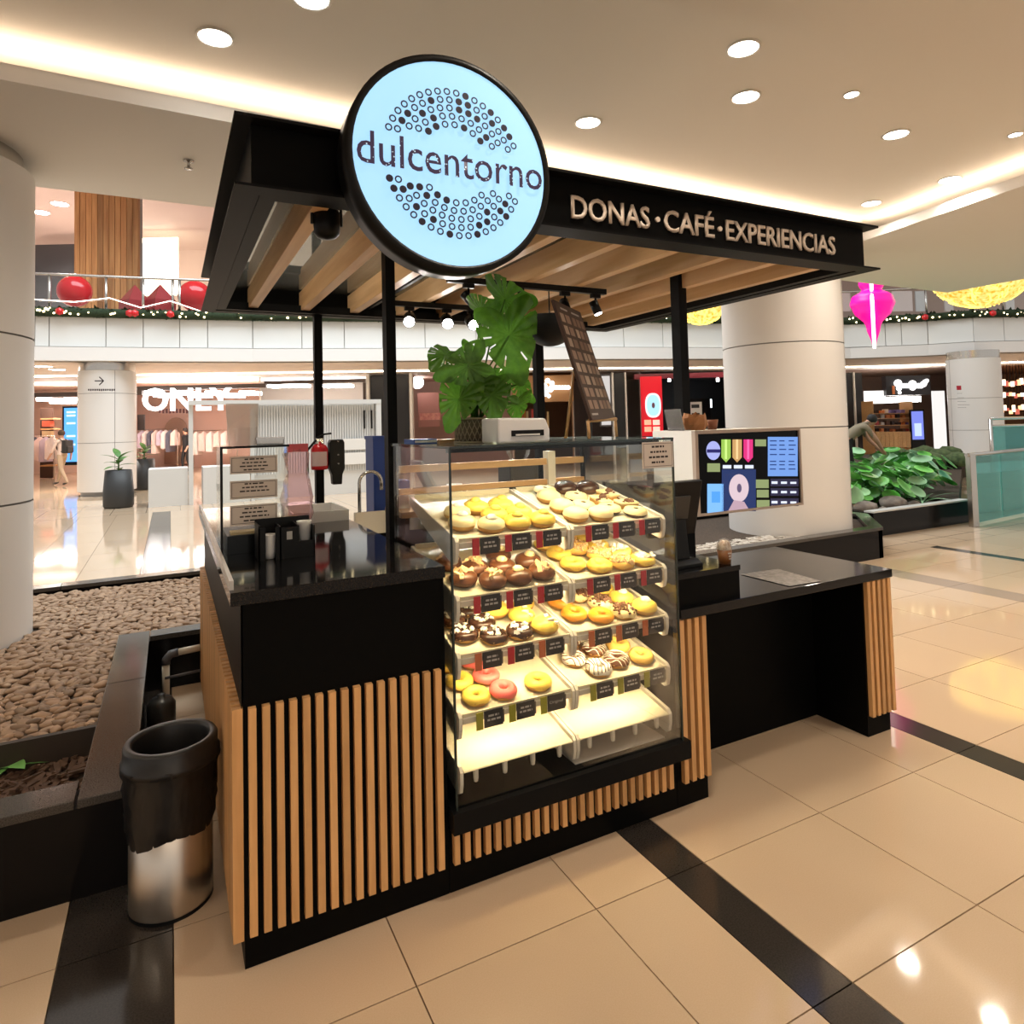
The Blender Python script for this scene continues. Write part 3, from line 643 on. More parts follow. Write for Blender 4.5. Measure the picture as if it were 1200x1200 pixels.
# right: black awning shop, fire shop
shop(985, 1128, 6, (.20, .135, .105), 330, (1, .9, .8))
t = thing('shop_sign', 'black shop awning sign with glowing white script lettering', 'sign', gpt(1060, 25.5, 2.6))
pxo('board', 1040, 1092, 25.6, 440, 463, mat('awning_black', (.01, .01, .015), .4), parent=t, th=.3)
b = B()
for i, (px, py, r_) in enumerate(((1054, 449, .2), (1055, 455, .14), (1058, 452, .13), (1061, 452, .13), (1064, 452, .13), (1067, 452, .13), (1071, 450, .2), (1071, 454, .16), (1075, 452, .14), (1078, 452, .14), (1081, 452, .14), (1084, 450, .16), (1086, 447.5, .13), (1088, 446, .1), (1055.5, 460, .09))): blob(px, py, r_, 25.55)
b.o('script', em('logo_white', (1, .98, .95), 2), t)
for px, py in ((1048, 456), (1050, 460)): pass
pxo('figure_mark', 1047, 1050, 25.57, 452, 462, mat('orange_mark', (.6, .18, .05), .5), parent=t, th=.02)
pxo('lit_sign', 1014, 1039, 25.8, 458, 473, em('lit_white', (1, .97, .93), 1.3), 'bright white notice board left of the black awning', 'sign', th=.05)
pxo('price_board', 1094, 1108, 25.7, 458, 600, em('lit_board', (.9, .87, .84), .8), 'lit white price board right of the black awning', 'sign', th=.08)
for r_ in range(3):
    pass
t = thing('digital_poster', 'blue digital poster stand in front of the awning shop', 'screen', gpt(1074, 24.5))
pxo('frame', 1067, 1083, 24.5, 480, 600, BPLA, parent=t, th=.1); pxo('screen', 1068.5, 1081.5, 24.45, 482, 515, em('violet_screen', (.16, .20, .62), 1.1), parent=t, th=.03)
pxo('screen_figure', 1071, 1079, 24.43, 496, 511, em('violet_light', (.45, .55, .9), 1.1), parent=t, th=.01)
pxo('ceiling_light_panel', 1043, 1080, 26.2, 465, 471, MT['shop_panel'], 'white light panel under the black awning sign', 'ceiling light', th=.8)
t = thing('shop_counter', 'wood fronted counter crowded with goods below the black awning', 'counter', gpt(1045, 24))
for i in range(8): pxo('front_panel', 1026+i*5, 1030.7+i*5, 24, 506, 524, OAK, parent=t, th=.6)
for y in (484, 490, 498, 506): pxo('shelf_board', 1023, 1070, 24.6, y, y+.6, OAK, parent=t, th=.8)
for x in (1023, 1069): pxo('shelf_side', x, x+1, 24.6, 470, 600, OAK, parent=t, th=.8)
for i in range(26):
    y = (506, 498, 490, 484)[i % 4]; px = 1025.5+(i//4)*6.2+R.uniform(0, .8); s = R.uniform(3, 5)
    pxo('merchandise', px, px+s, 24.8+R.uniform(-.1, .15), y-R.uniform(3, 5), y, R.choice([mat('m%d' % k, c_, .6) for k, c_ in enumerate(((.12, .05, .03), (.75, .25, .08), (.8, .75, .7), (.55, .08, .08), (.2, .15, .4), (.05, .03, .03)))]), 'small boxed item stacked on the awning shop shelves', 'box', th=.25, group='goods of the awning shop')
for px in (998, 1008): pxo('dark_pier', px-4, px+4, 25.8, 437, 600, DARK, 'black glossy pier left of the awning shop', 'pier', th=.3, group='piers by the awning shop')
pxo('white_pier', 1002.4, 1003.8, 25.7, 436, 600, WHITE, 'slim white shop frame post', 'post', th=.3, group='white shop frame posts')
shop(1170, 1330, 6, (.35, .18, .10), 160, (1, .7, .45))
for i in range(26):
    px = 1174+(i % 9)*3.6; y = 442+16*(i//9)+R.uniform(0, 7)
    D = 26.4+.5*(i//9); pw_ = R.uniform(1.5, 2.8); ph = R.uniform(3, 8)
    t = thing('hanging_lantern', 'glowing amber lantern hanging in the far right shop', 'lantern', gpt(px, D, zat(px, y+ph, D)), 'lanterns of the far right shop')
    pxo('shade', px, px+pw_, D, y, y+ph, em('lantern_%d' % (i % 3), ((1, .45, .2), (1, .75, .5), (.7, .15, .1))[i % 3], (2.2, 3, .8)[i % 3]), parent=t, th=.12)
    c = gpt(px+pw_/2, D+.06); B().tube([(c.x, c.y, zat(px, y, D)), (c.x, c.y, ZC)], .008, 4).o('cord', BPLA, t)
# ================================================================== WHITE BOOTH, POTS ACROSS THE BED
bt = thing('ribbed_booth', 'white booth with ribbed panels and low counters across the pebble bed', 'booth', (1.6, 13.9, 0))
RIB = mat('rib_white', (.66, .67, .67), .4)
def bx(name, x0, x1, y0, y1, z0, z1, m=RIB, par_=bt, bev=0): return B().box(x0, x1, y0, y1, z0, z1).o(name, m, par_, bev)
bx('counter_box', -.6, .16, 13.9, 14.7, 0, .80); bx('counter_box', .45, 1.4, 13.75, 14.6, 0, .80)
bx('corner_post', .17, .26, 13.85, 13.95, 0, 2.24); bx('corner_post', 4.30, 4.42, 13.75, 13.87, 0, 2.24); bx('corner_post', 1.42, 1.50, 13.78, 13.9, 0, 2.24)
bx('top_beam', .17, 4.42, 13.74, 13.90, 2.16, 2.26)
bx('wall_panel', 1.50, 4.3, 13.95, 14.0, 0, 2.16, RIB)
for i in range(46): bx('rib', 1.52+i*.06, 1.55+i*.06, 13.91, 13.95, .55, 2.14)
for x in (4.02, 4.20): bx('dark_slot', x, x+.03, 13.86, 13.90, 1.55, 2.0, BPLA)
bx('notice_panel', 3.5, 4.15, 13.86, 13.9, 1.05, 1.32, WHITE); bx('lower_notice', 3.5, 4.15, 13.86, 13.9, .70, .98, WHITE)
POT = mat('charcoal_pot', (.035, .036, .038), .5)
LEAFM = mat('leaf_green', (.05, .16, .03), .45, noise=(8, (.10, .26, .05)))
def simple_leaf(L, W, bend=.4, n=6):
    b = B(); vs = []; 
    for i in range(n+1):
        t_ = i/n; w_ = W*math.sin(math.pi*min(1, t_*.94+.06))**.8*(1-.2*t_); z = -bend*L*t_*t_
        vs += [(-w_, t_*L, z+.18*w_), (0, t_*L, z), (w_, t_*L, z+.18*w_)]
    fs = [(i*3+k, i*3+k+1, i*3+k+4, i*3+k+3) for i in range(n) for k in (0, 1)]
    return b.add(vs, fs, True).mesh('leaf')
for px, py, D, hh, lab in ((139, 600, 14.3, .80, 'tall charcoal plant pot in front of the arrow column'), (169, 578, 18.6, .85, 'charcoal plant pot half hidden behind the taller pot')):
    c = gpt(px, D); t = thing('potted_plant', lab, 'potted plant', c)
    r_ = .29; B().lathe([(0, 0), (r_*.9, 0), (r_, .04), (r_*1.02, .3), (r_*.88, hh), (r_*.80, hh), (r_*.80, hh-.06), (0, hh-.06)], c, 28).o('pot', POT, t)
    lm = simple_leaf(.36, .08, .35); lm.materials.append(LEAFM)
    B().tube([c+Vector((0, 0, hh-.06)), c+Vector((0, 0, hh+.25))], .015, 6).o('stem', LEAFM, t)
    for i in range(9):
        o = link('leaf', lm, t); o.location = c+Vector((0, 0, hh+.03+.03*i)); o.rotation_euler = (.15+.09*i, 0, i*2.4)
# ================================================================== GARDEN AND GLASS RAILING, RIGHT
gd = thing('garden_bed', 'raised garden bed with glossy black kerb beside the glass railing', 'planter', (9, 4, 0))
b = B(); b.box(7.95, 10.12, 3.40, 3.52, 0, .31); b.box(7.95, 8.07, 3.52, 9.5, 0, .31); b.box(10.0, 10.12, 3.52, 9.5, 0, .31); b.o('kerb', PLX, gd)
B().box(7.95, 10.12, 3.39, 3.53, .31, .33).o('kerb_cap', mat('pale_cap', (.6, .6, .58), .3), gd)
B().box(8.07, 10.0, 3.52, 9.5, .1, .27).o('soil', SOIL, gd)
b = B(); b.box(10.5, 20.2, 7.2, 11.2, 0, .35); b.o('back_bed', SOIL, gd); B().prism([(10.13, 3.75), (10.5, 3.75), (16.9, 7.19), (10.13, 7.19)], lambda u, v, q: Vector((u, v, q)), 0, .26).o('side_bed', SOIL, gd)
GL = [mat('garden_leaf_a', (.16, .50, .10), .35, rnd=.3), mat('garden_leaf_b', (.30, .56, .30), .3, rnd=.3), mat('garden_leaf_c', (.09, .38, .05), .35, rnd=.3)]
heart = []
for k in range(18):
    a = 2*math.pi*k/18; r_ = .5*(1-.42*math.sin(a)) if True else 1; heart.append((r_*math.cos(a)*.8, -r_*math.sin(a)*.8+.35))
gb = B(); gb.add([(0, .05, 0)]+[(x, y, -.35*(x*x+(y-.2)**2)) for x, y in heart], [(0, k+1, (k+1) % 18+1) for k in range(18)], True)
gm = []
for m_ in GL:
    me = gb.mesh('leaf'); me.materials.append(m_); gm.append(me)
def garden_plant(c, n, s, kind, label):
    t = thing('garden_plant', label, 'plant', c, 'broad-leaved plants in the garden bed')
    for i in range(n):
        a = 2.4*i+R.uniform(-.4, .4); rr = s*R.uniform(.15, .75); h = s*R.uniform(.5, 1.25)
        o = link('leaf', gm[(kind+(i % 3 == 0)) % 3], t); o.location = Vector(c)+Vector((math.cos(a)*rr, math.sin(a)*rr, h)); o.rotation_euler = (R.uniform(-.7, -.05), R.uniform(-.3, .3), a-math.pi/2); o.scale = (s*R.uniform(.4, .75),)*3
    b = B()
    for i in range(5):
        a = 1.3*i; b.tube([c, Vector(c)+Vector((math.cos(a)*s*.2, math.sin(a)*s*.2, s*.4)), Vector(c)+Vector((math.cos(a)*s*.4, math.sin(a)*s*.4, s*.7))], .008, 4)
    b.o('stems', GL[2], t)
gi = 0
for y in (4.1, 4.6, 5.15, 5.8, 6.6, 7.5):
    for x in (8.35, 8.72, 9.08, 9.42, 9.72):
        garden_plant((x+R.uniform(-.05, .05), y+R.uniform(-.12, .12), .27), 20, R.uniform(.38, .55), gi % 3, 'broad-leaved green plant in the raised garden bed'); gi += 1
for x, y in ((10.6, 4.4), (11.2, 4.8), (11.9, 5.25), (12.4, 5.9), (13.0, 6.3), (11.9, 6.9), (12.8, 6.95), (13.9, 6.85)):
    garden_plant((x, y, .26), 16, R.uniform(.45, .6), gi % 3, 'broad-leaved green plant in the raised garden bed'); gi += 1
ROCK = mat('rock', (.16, .13, .11), .9, noise=(6, (.30, .26, .22)), bump=(12, .8))
for i, (x, y, s) in enumerate(((8.26, 3.73, .13), (8.85, 3.72, .16), (9.22, 3.66, .08), (8.535, 3.66, .05))):
    me = ico(2, s*1.5, s, s*.7, 50+i); me.materials.append(ROCK); o = link('garden_rock', me); o.location = (x, y, .27+s*.4); o.rotation_euler = (0, 0, .15*i); tag(o, 'rough dark rock at the front of the garden bed', 'rock', 'garden rocks')
t = thing('agave', 'spiky strap-leaved plant at the front edge of the garden bed', 'plant', (9.55, 3.72, .27))
lm = simple_leaf(.45, .022, .5); lm.materials.append(GL[1])
for i in range(9): o = link('leaf', lm, t); o.location = (9.55, 3.72, .29); o.rotation_euler = (.5+.15*(i % 3), 0, i*.7)
for i in range(10):
    px = 1030+i*10; D = 15.8+(i % 3)*1.6; c = gpt(px, D, .46); s = R.uniform(.26, .29); me = ico(2, s*1.3, s, s*.7, 80+i); me.materials.append(mat('hedge', (.04, .065, .025), .9, noise=(12, (.10, .14, .05), 6), bump=(20, 1)))
    o = link('low_shrub', me); o.location = c; tag(o, 'low dark olive shrub on the bank beyond the garden', 'shrub', 'shrubs beyond the garden')
rg = thing('glass_balustrade', 'glass balustrade of aqua panes with a steel post beside the garden', 'railing', (9.75, 3.2, 0))
B().box(9.66, 9.80, 3.10, 3.17, 0, 1.02).o('post', STEEL, rg, .006)
e = Vector((13.0, 3.40, 0)); s0 = Vector((9.84, 3.14, 0))
for i in range(4):
    a, b_ = s0.lerp(e, i/4+.003), s0.lerp(e, (i+1)/4-.003); B().slab(a, b_, .05, .97, .014).o('glass_pane', AQUA, rg)
B().tube([(9.60, 3.12, 1.0), (9.8, 3.135, 1.0), (13, 3.40, 1.0)], .026, 8).o('handrail', STEEL, rg)
rg = thing('glass_balustrade', 'second glass balustrade with steel rails farther behind', 'railing', (13.2, 6.5, 0))
a, b_ = gpt(1160, 13.2), gpt(1290, 13.6)
for z in (1.45, 1.30): B().tube([(a.x, a.y, z), (b_.x, b_.y, z)], .03, 6).o('handrail', STEEL, rg)
B().slab(a, b_, .2, 1.28, .014).o('glass_pane', AQUA, rg); B().tube([(a.x, a.y, 0), (a.x, a.y, 1.45)], .035, 6).o('post', STEEL, rg)
pool = B(); pool.prism([(11.0, 3.75), (18.2, 3.75), (16.6, 4.2), (14.2, 4.95), (13.3, 4.95)], lambda u, v, q: Vector((u, v, q)), 0, .62); tag(pool.o('water_basin', mat('aqua_water', (.10, .66, .63), .08, noise=(1.5, (.30, .80, .76), 4))), 'turquoise water basin behind the glass balustrade', 'water basin')
# ================================================================== KIOSK: LEFT COUNTER
lc = thing('service_counter', 'black service counter faced with upright wooden slats, left of the donut case', 'counter', (.33, 1.2, 0))
B().box(.004, .655, .004, 2.38, 0, 1.073).o('body', BLK, lc)
SM = {}
def slat(parent, x, y, z0, z1, wx, wy, name='slat'):
    key = (round(wx, 4), round(wy, 4), round(z1-z0, 4))
    if key not in SM:
        me = B().box(0, wx, 0, wy, 0, z1-z0).mesh('slat'); me.materials.append(SLAT); SM[key] = me
    o = link(name, SM[key], parent); o.location = (x, y, z0); return o
pit = (.6326-.022-.0167)/15
for i in range(16): slat(lc, .0167+pit*i, -.018, .0994, .762, .022, .022)
for i in range(59): slat(lc, -.028, .0+i*.0405, .085, .762, .03, .024)
B().box(-.002, .0, -.0, 2.38, .762, 1.073).o('side_panel', BLK, lc)
ct = B().box(-.032, .653, -.022, 2.40, 1.073, 1.113).o('granite_worktop', STONE, None, .002)
tag(ct, 'polished black granite worktop on the slatted left counter', 'worktop')
# back counter with sink
bc = thing('back_counter', 'low stainless back counter with a sink behind the left counter', 'counter', (1.1, 2.2, 0))
B().box(.70, 2.15, 1.95, 2.36, 0, .93).o('body', BLK, bc); B().box(.70, 2.15, 1.93, 2.37, .93, .96).o('steel_top', STEEL, bc)
B().box(.82, 1.25, 1.93, 1.945, .96, 1.07).o('backsplash', STEEL, bc)
fx = ony(420, 600, 2.05); tp = thing('faucet', 'tall curved chrome gooseneck tap over the sink', 'faucet', (fx.x, 2.05, .96))
a0 = ony(421, 570, 2.05); a1 = ony(447, 566, 2.05); top = ony(434, 552.5, 2.05)
rr = (a1.x-a0.x)/2; cc_ = Vector(((a0.x+a1.x)/2, 2.05, top.z-rr))
B().tube([(a0.x, 2.05, .96), (a0.x, 2.05, cc_.z)]+[cc_+Vector((-rr*math.cos(math.pi*k/10), 0, rr*math.sin(math.pi*k/10))) for k in range(1, 10)]+[(a1.x, 2.05, cc_.z), (a1.x, 2.05, cc_.z-.05)], .011, 10).o('spout', STEEL, tp)
B().tube([(a0.x, 2.05, .96), (a0.x, 2.05, 1.0)], .022, 12).o('base', STEEL, tp)
# ================================================================== CANOPY
X0, X1, Y0, Y1, Z0, Z1 = -.0222, 2.9255, -.148, 2.168, 2.3116, 2.528
cn = thing('canopy', 'black steel canopy roof on four posts with wooden rafters over the stand', 'canopy', (1.4, 1, 0))
def ring(x0, x1, y0, y1, w_, z0, z1):
    b = B(); b.box(x0, x1, y0, y0+w_, z0, z1); b.box(x0, x1, y1-w_, y1, z0, z1); b.box(x0, x0+w_, y0+w_, y1-w_, z0, z1); b.box(x1-w_, x1, y0+w_, y1-w_, z0, z1); return b
ring(X0, X1, Y0, Y1, .10, Z1-.010, Z1).o('top_flange', BLKM, cn); ring(X0, X1, Y0, Y1, .075, Z0, Z0+.008).o('bottom_flange', BLKM, cn)
I = .05
for nm, a in (('fascia_beam', (X0+I, X1-I, Y0+I, Y0+I+.012)), ('fascia_beam', (X0+I, X1-I, Y1-I-.012, Y1-I)), ('fascia_beam', (X0+I, X0+I+.012, Y0+I+.012, Y1-I-.012)), ('fascia_beam', (X1-I-.012, X1-I, Y0+I+.012, Y1-I-.012))):
    B().box(*a, Z0+.008, Z1-.010).o(nm, BLK, cn)
ring(X0+.078, X1-.078, Y0+.078, Y1-.078, .05, Z0+.004, Z0+.05).o('inner_frame', BLKM, cn)
for k in range(9):
    x = .258+.304*k; B().box(x-.027, x+.027, Y0+.063, Y1-.063, 2.332, 2.452).o('rafter', RAFT, cn, .002)
B().box(X0+.065, X1-.065, Y0+.065, Y1-.065, 2.462, 2.470).o('roof_glass', RGLS, cn)
for k in range(3): B().box(.60+.78*k, .63+.78*k, Y0+.063, Y1-.063, 2.471, 2.50).o('glazing_bar', BLKM, cn)
for x in (.95, 1.85): B().box(x, x+.02, Y0+.066, Y1-.066, 2.36, 2.40).o('wire_conduit', BLKM, cn)
pR = ony(797.5, 400, .64)
for x0, x1, y0, y1, zb in ((.657, .70, .642, .70, 0), (pR.x, pR.x+.055, .64, .71, .806), (.625, .675, 2.10, 2.15, 1.113), (2.235, 2.30, 2.10, 2.16, .96)):
    B().box(x0, x1, y0, y1, zb, 2.46 if y0 < 1 else Z0+.05).o('post', BLKM, cn)
# fascia lettering
pA = ony(668.5, 257.5, -.098); pB = ony(975.5, 297, -.098)
LET = mat('letter_beige', (.80, .68, .57), .5)
zb_, zt_ = 2.366, 2.456
fl = thing('fascia_lettering', 'raised beige DONAS CAFÉ EXPERIENCIAS lettering on the black fascia', 'lettering', (1.9, -.10, 2.36))
tot = pB.x-pA.x
def word(wd, u0, u1, h=1.0): text('word', wd, LET, (pA.x+u0*tot, -.0985, zb_), (1, 0, 0), (0, 0, 1), (u1-u0)*tot, (zt_-zb_)*h, fl, .008, .012)
def upx(px): return (ony(px, 250, -.098).x-pA.x)/tot
word('DONAS', upx(668.5), upx(760)); word('CAFÉ', upx(777), upx(835), 1.27); word('EXPERIENCIAS', upx(849), upx(975.5))
for px in (769.5, 842):
    c = ony(px, 250, -.098); B().lathe([(0, 0), (.011, 0), (.011, .008), (0, .008)], (c.x, -.0985, (zb_+zt_)/2), 16, False, Matrix.Rotation(rad(90), 3, 'X')).o('dot', LET, fl)
# round sign
sc_ = Vector((.6205, -.262, 2.430)); SR = .350
rs = thing('round_sign', 'round backlit pale blue sign reading dulcentorno with a dotted donut ring', 'sign', (sc_.x, -.155, sc_.z-SR))
MX = Matrix.Rotation(rad(90), 3, 'X')
B().lathe([(SR-.010, .0), (SR, 0), (SR, -.108), (0, -.108), ], (sc_.x, sc_.y, sc_.z), 64, True, MX).o('housing', BPLA, rs)
B().lathe([(SR-.022, -.004), (SR-.022, .0), (SR-.012, .002), (SR-.002, .0), (SR, -.004)], (sc_.x, sc_.y, sc_.z), 64, True, MX).o('rim', BPLA, rs)
def sign_face():
    m = bpy.data.materials.new('sign_glow'); m.use_nodes = True; nt = m.node_tree; b = nt.nodes['Principled BSDF']
    b.inputs['Base Color'].default_value = (.25, .4, .5, 1); b.inputs['Roughness'].default_value = .15
    b.inputs['Emission Color'].default_value = (.33, .64, .95, 1); b.inputs['Emission Strength'].default_value = .76; return m
B().lathe([(0, -.003), (SR-.022, -.003)], sc_, 64, False, MX).o('glowing_face', sign_face(), rs)
SINK = mat('sign_ink', (.025, .02, .05), .5)
b = B(); FR = SR-.022
def sdot(u, v, r_, filled):
    n = 12; y = sc_.y-.0035
    P_ = lambda rr_, k: (sc_.x+u+rr_*math.cos(2*math.pi*k/n), y, sc_.z+v+rr_*math.sin(2*math.pi*k/n))
    if filled: b.add([P_(r_, k) for k in range(n)], [tuple(range(n))])
    else: b.add([P_(r_, k) for k in range(n)]+[P_(r_*.60, k) for k in range(n)], [(k, (k+1) % n, n+(k+1) % n, n+k) for k in range(n)])
q = random.Random(3)
for row, rr in enumerate((.385, .465, .545, .625, .705)):
    n = int(2*math.pi*rr/.098); off = (row % 2)*.5
    for k in range(n):
        a = 2*math.pi*(k+off)/n; u, v = rr*math.cos(a), rr*math.sin(a)
        if v > .215 or v < -.205: sdot(u*FR, v*FR, .036*FR, q.random() < .38)
stuff(b.o('dot_pattern', SINK, rs))
def speckle():
    m = mat('speckled_ink', (.03, .02, .055), .5); nt = m.node_tree; bs = nt.nodes['Principled BSDF']
    tc = nt.nodes.new('ShaderNodeTexCoord'); vo = nt.nodes.new('ShaderNodeTexVoronoi'); vo.inputs['Scale'].default_value = 85
    cr = nt.nodes.new('ShaderNodeValToRGB'); cr.color_ramp.elements[0].position = .17; cr.color_ramp.elements[1].position = .24
    cr.color_ramp.elements[0].color = (.45, .62, .75, 1); cr.color_ramp.elements[1].color = (.03, .018, .05, 1)
    nt.links.new(tc.outputs['Object'], vo.inputs['Vector']); nt.links.new(vo.outputs['Distance'], cr.inputs['Fac']); nt.links.new(cr.outputs['Color'], bs.inputs['Base Color'])
    nt.links.new(cr.outputs['Color'], bs.inputs['Emission Color']); bs.inputs['Emission Strength'].default_value = .5; return m
text('lettering', 'dulcentorno', speckle(), (sc_.x-FR*.965, sc_.y-.0045, sc_.z-FR*.135), (1, 0, 0), (0, 0, 1), FR*1.93, FR*.31, rs, 0, .004)
# ================================================================== DONUT SHOWCASE
cs = thing('donut_showcase', 'glass donut display case with a black base and wooden slats', 'display case', (1.16, .3, 0))
GX0, GX1, GY, GZB, GZT = .671, 1.6635, -.0405, .2992, 1.520
B().box(.657, 1.662, .004, .63, 0, .215).o('base', BLK, cs); B().box(.657, 1.6635, -.02, .64, .222, .292).box(.652, 1.690, -.058, -.0185, .222, .292).o('base_frame', BLKM, cs)
for i in range(25): slat(cs, .668+i*.0392, -.018, .0994, .213, .020, .022)
GE = mat('glass_edge', (.02, .03, .028), .15)
B().box(GX0, GX1, GY, GY+.006, GZB-.01, GZT-.006).o('front_glass', GLS, cs); B().box(GX0-.003, GX0+.003, GY+.007, .63, GZB-.01, GZT-.006).o('side_glass', GLS, cs); B().box(GX1-.003, GX1+.003, GY+.007, .63, GZB-.01, GZT-.006).o('side_glass', GLS, cs)
B().box(GX0-.004, GX1+.004, GY-.002, .64, GZT-.005, GZT+.004).o('top_glass', glass('top_glass', (.80, .88, .86), 1.2, .10, (.3, .36, .34)), cs)
for x in (GX0, GX1): B().box(x-.0035, x+.0035, GY-.001, GY+.0065, GZB-.008, GZT).o('glass_edge', GE, cs)
B().box(GX0, GX1, GY-.003, GY+.004, GZT-.004, GZT+.003).o('top_edge', GE, cs)
for y in (.0, .63): pass
for x in (GX0+.004, GX1-.02): B().box(x, x+.016, .615, .632, GZB, GZT-.006).o('back_post', BLKM, cs)
B().box(GX0+.02, GX1-.02, .60, .632, 1.395, 1.425).o('wood_rail', OAK, cs); B().box(GX0+.02, GX1-.02, .60, .632, 1.30, 1.325).o('wood_rail', OAK, cs)
B().box(1.43, 1.47, .585, .634, 1.30, 1.46).o('rail_bracket', CREAM, cs)
B().box(GX0+.008, GX1-.008, -.03, .62, .292, .300).o('case_floor', BLK, cs)
B().box(GX0+.5, GX1-.06, .0, .30, .301, .304).o('paper_liner', PAPER, cs)
TL = math.atan(.215); ct_, st_ = math.cos(TL), math.sin(TL)
def tp_(x, v, n, z): return Vector((x, 0+v*ct_-n*st_, z+v*st_+n*ct_))
LV = [1.186, .982, .783, .578, .392]
def board(x0, x1, z, drop):
    pts = [(-.012, -.04), (-.004, .0), (.012, .012), (.50, .012), (.50, -.02), (.30, -.055), (.05, -drop), (.004, -drop), (-.010, -drop+.012)]
    return B().prism(pts, lambda v, n, d_: tp_(d_, v, n, z), x0, x1)
for z in LV:
    board(.700, .712, z, .085).o('shelf_cheek', CREAM, cs); board(1.164, 1.176, z, .085).o('shelf_cheek', CREAM, cs); board(1.180, 1.192, z, .085).o('shelf_cheek', CREAM, cs); board(1.628, 1.642, z, .085).o('shelf_cheek', CREAM, cs)
LEDW = em('case_led', (1, .84, .55), 5)
for z in LV:
    p = tp_(1.17, .032, -.014, z); q_ = tp_(1.17, .020, -.020, z)
    if z > .5:
        B().box(.715, 1.62, p.y-.006, p.y+.006, p.z-.004, p.z+.002).o('light_strip', LEDW, cs); B().box(.715, 1.62, q_.y-.0015, q_.y+.0015, q_.z-.014, q_.z+.010).o('glare_lip', CREAM, cs)  # lip added to keep the strip's glare off the floor
        l = area('case_light', (1.17, p.y, p.z-.006), .9, 1.75, (1, .76, .42), (rad(24), 0, 0), size_y=.012, spread=110); l.parent = cs; l.matrix_parent_inverse = WORLDM(cs).inverted()
B().box(.70, 1.64, .05, .064, GZT-.022, GZT-.008).o('light_strip', LEDW, cs); B().box(.69, 1.65, .030, .046, GZT-.022, GZT-.006).o('glare_shield', BLKM, cs)  # black bar added in front to block the top strip's glare
l = area('case_light', (1.17, .057, GZT-.026), .92, 4.0, (1, .80, .48), (rad(12), 0, 0), size_y=.02); l.parent = cs; l.matrix_parent_inverse = WORLDM(cs).inverted()
# notice on the case glass
def notice(name, px0, py0, px1, py1, Y, label, rows, parent=None):
    a = ony(px0, py1, Y); c_ = ony(px1, py0, Y); d_ = ony(px1, py1, Y); z0, z1 = min(a.z, d_.z), c_.z; x0, x1 = a.x, c_.x
    t = thing(name, label, 'notice', (x0, Y, z0)); W_, H_ = x1-x0, z1-z0
    B().box(x0, x1, Y-.002, Y, z0, z1).o('card', PAPER, t)
    m_ = .006; b = B(); e = .0016
    for q_ in ((m_, W_-m_, m_, m_+e), (m_, W_-m_, H_-m_-e, H_-m_), (m_, m_+e, m_, H_-m_), (W_-m_-e, W_-m_, m_, H_-m_)): b.box(x0+q_[0], x0+q_[1], Y-.0026, Y-.0019, z0+q_[2], z0+q_[3])
    b.o('border', INK, t)
    lines('print', (x0, Y-.002, z0), (1, 0, 0), (0, 0, 1), [(W_*u0, W_*u1, H_*v) for u0, u1, v in rows], INK, t, H_*.075)
RW = [(.3, .7, .78), (.25, .78, .58), (.2, .82, .38), (.28, .72, .18)]
notice('case_notice', 753, 517, 788, 547, GY-.003, 'small framed notice stuck to the upper right of the donut case', RW)
# trays, tags, donuts
STRIPE = {0: mat('stripe_red', (.55, .02, .035), .5), 1: mat('stripe_red', (.55, .02, .035), .5), 2: mat('stripe_orange', (.62, .16, .06), .5), 3: mat('stripe_olive', (.36, .33, .03), .5)}
CARD = mat('tag_card', (.028, .024, .026), .5); CHALK = mat('chalk', (.45, .42, .40), .7); TRAYM = mat('tray_cream', (.84, .75, .55), .4); PINE = mat('pale_edge', (.80, .72, .60), .5)
ORD = ['top', 'second', 'third', 'fourth', 'lowest']
def tray(x0, x1, lv, side):
    z = LV[lv]; t = thing('donut_tray', 'cream tray on the %s shelf of the donut case, %s' % (ORD[lv], 'beside the left counter' if side == 0 else 'beside the black table'), 'tray', tp_((x0+x1)/2, .25, 0, z))
    pts = [(0, -.006), (.0, .010), (.006, .010), (.006, 0), (.49, 0), (.49, .02), (.496, .02), (.496, -.006)] if lv < 4 else [(.0, -.006), (-.003, -.003), (0, 0), (.496, 0), (.496, -.006)]
    B().prism(pts, lambda v, n, d_: tp_(d_, v, n, z), x0, x1).o('tray_pan', TRAYM, t)
    if lv == 4:
        for k in range(4):
            xx = x0+.05+k*(x1-x0-.1)/3; B().lathe([(0, -.05), (.008, -.045), (.010, -.03), (.010, 0)], tp_(xx, .012, -.007, z), 8).o('peg', CREAM, t)
        return
    B().prism([(-.004, -.026), (-.004, -.006), (0, -.004), (0, -.026)], lambda v, n, d_: tp_(d_, v, n, z), x0, x1).o('front_strip', PINE, t)
    for k in range(3):
        u = x0+.035+k*.130+.012; y = -.008
        c0 = tp_(0, -.006, 0, z); zz = z-.052
        g = B().box(u+.030, u+.104, c0.y-.004, c0.y-.001, zz, zz+.058).o('price_tag', CARD, t)
        B().box(u, u+.026, c0.y-.0045, c0.y-.001, zz-.002, zz+.058).o('stripe', STRIPE[lv] if not (lv == 2 and side == 0 and k == 1) else STRIPE[0], g)
        if lv == 3 and side == 0 and k == 2: text('print', 'Original', CHALK, (u+.037, c0.y-.0045, zz+.024), (1, 0, 0), (0, 0, 1), .058, .014, g, 0)
        else: lines('print', (u+.030, c0.y-.004, zz), (1, 0, 0), (0, 0, 1), [(.016, .058, .036), (.012, .064, .022)], CHALK, g, .007)
        B().box(u+.104, u+.110, c0.y-.003, c0.y-.001, zz+.006, zz+.05).o('clip', mat('clip_brown', (.12, .09, .06), .5), g)
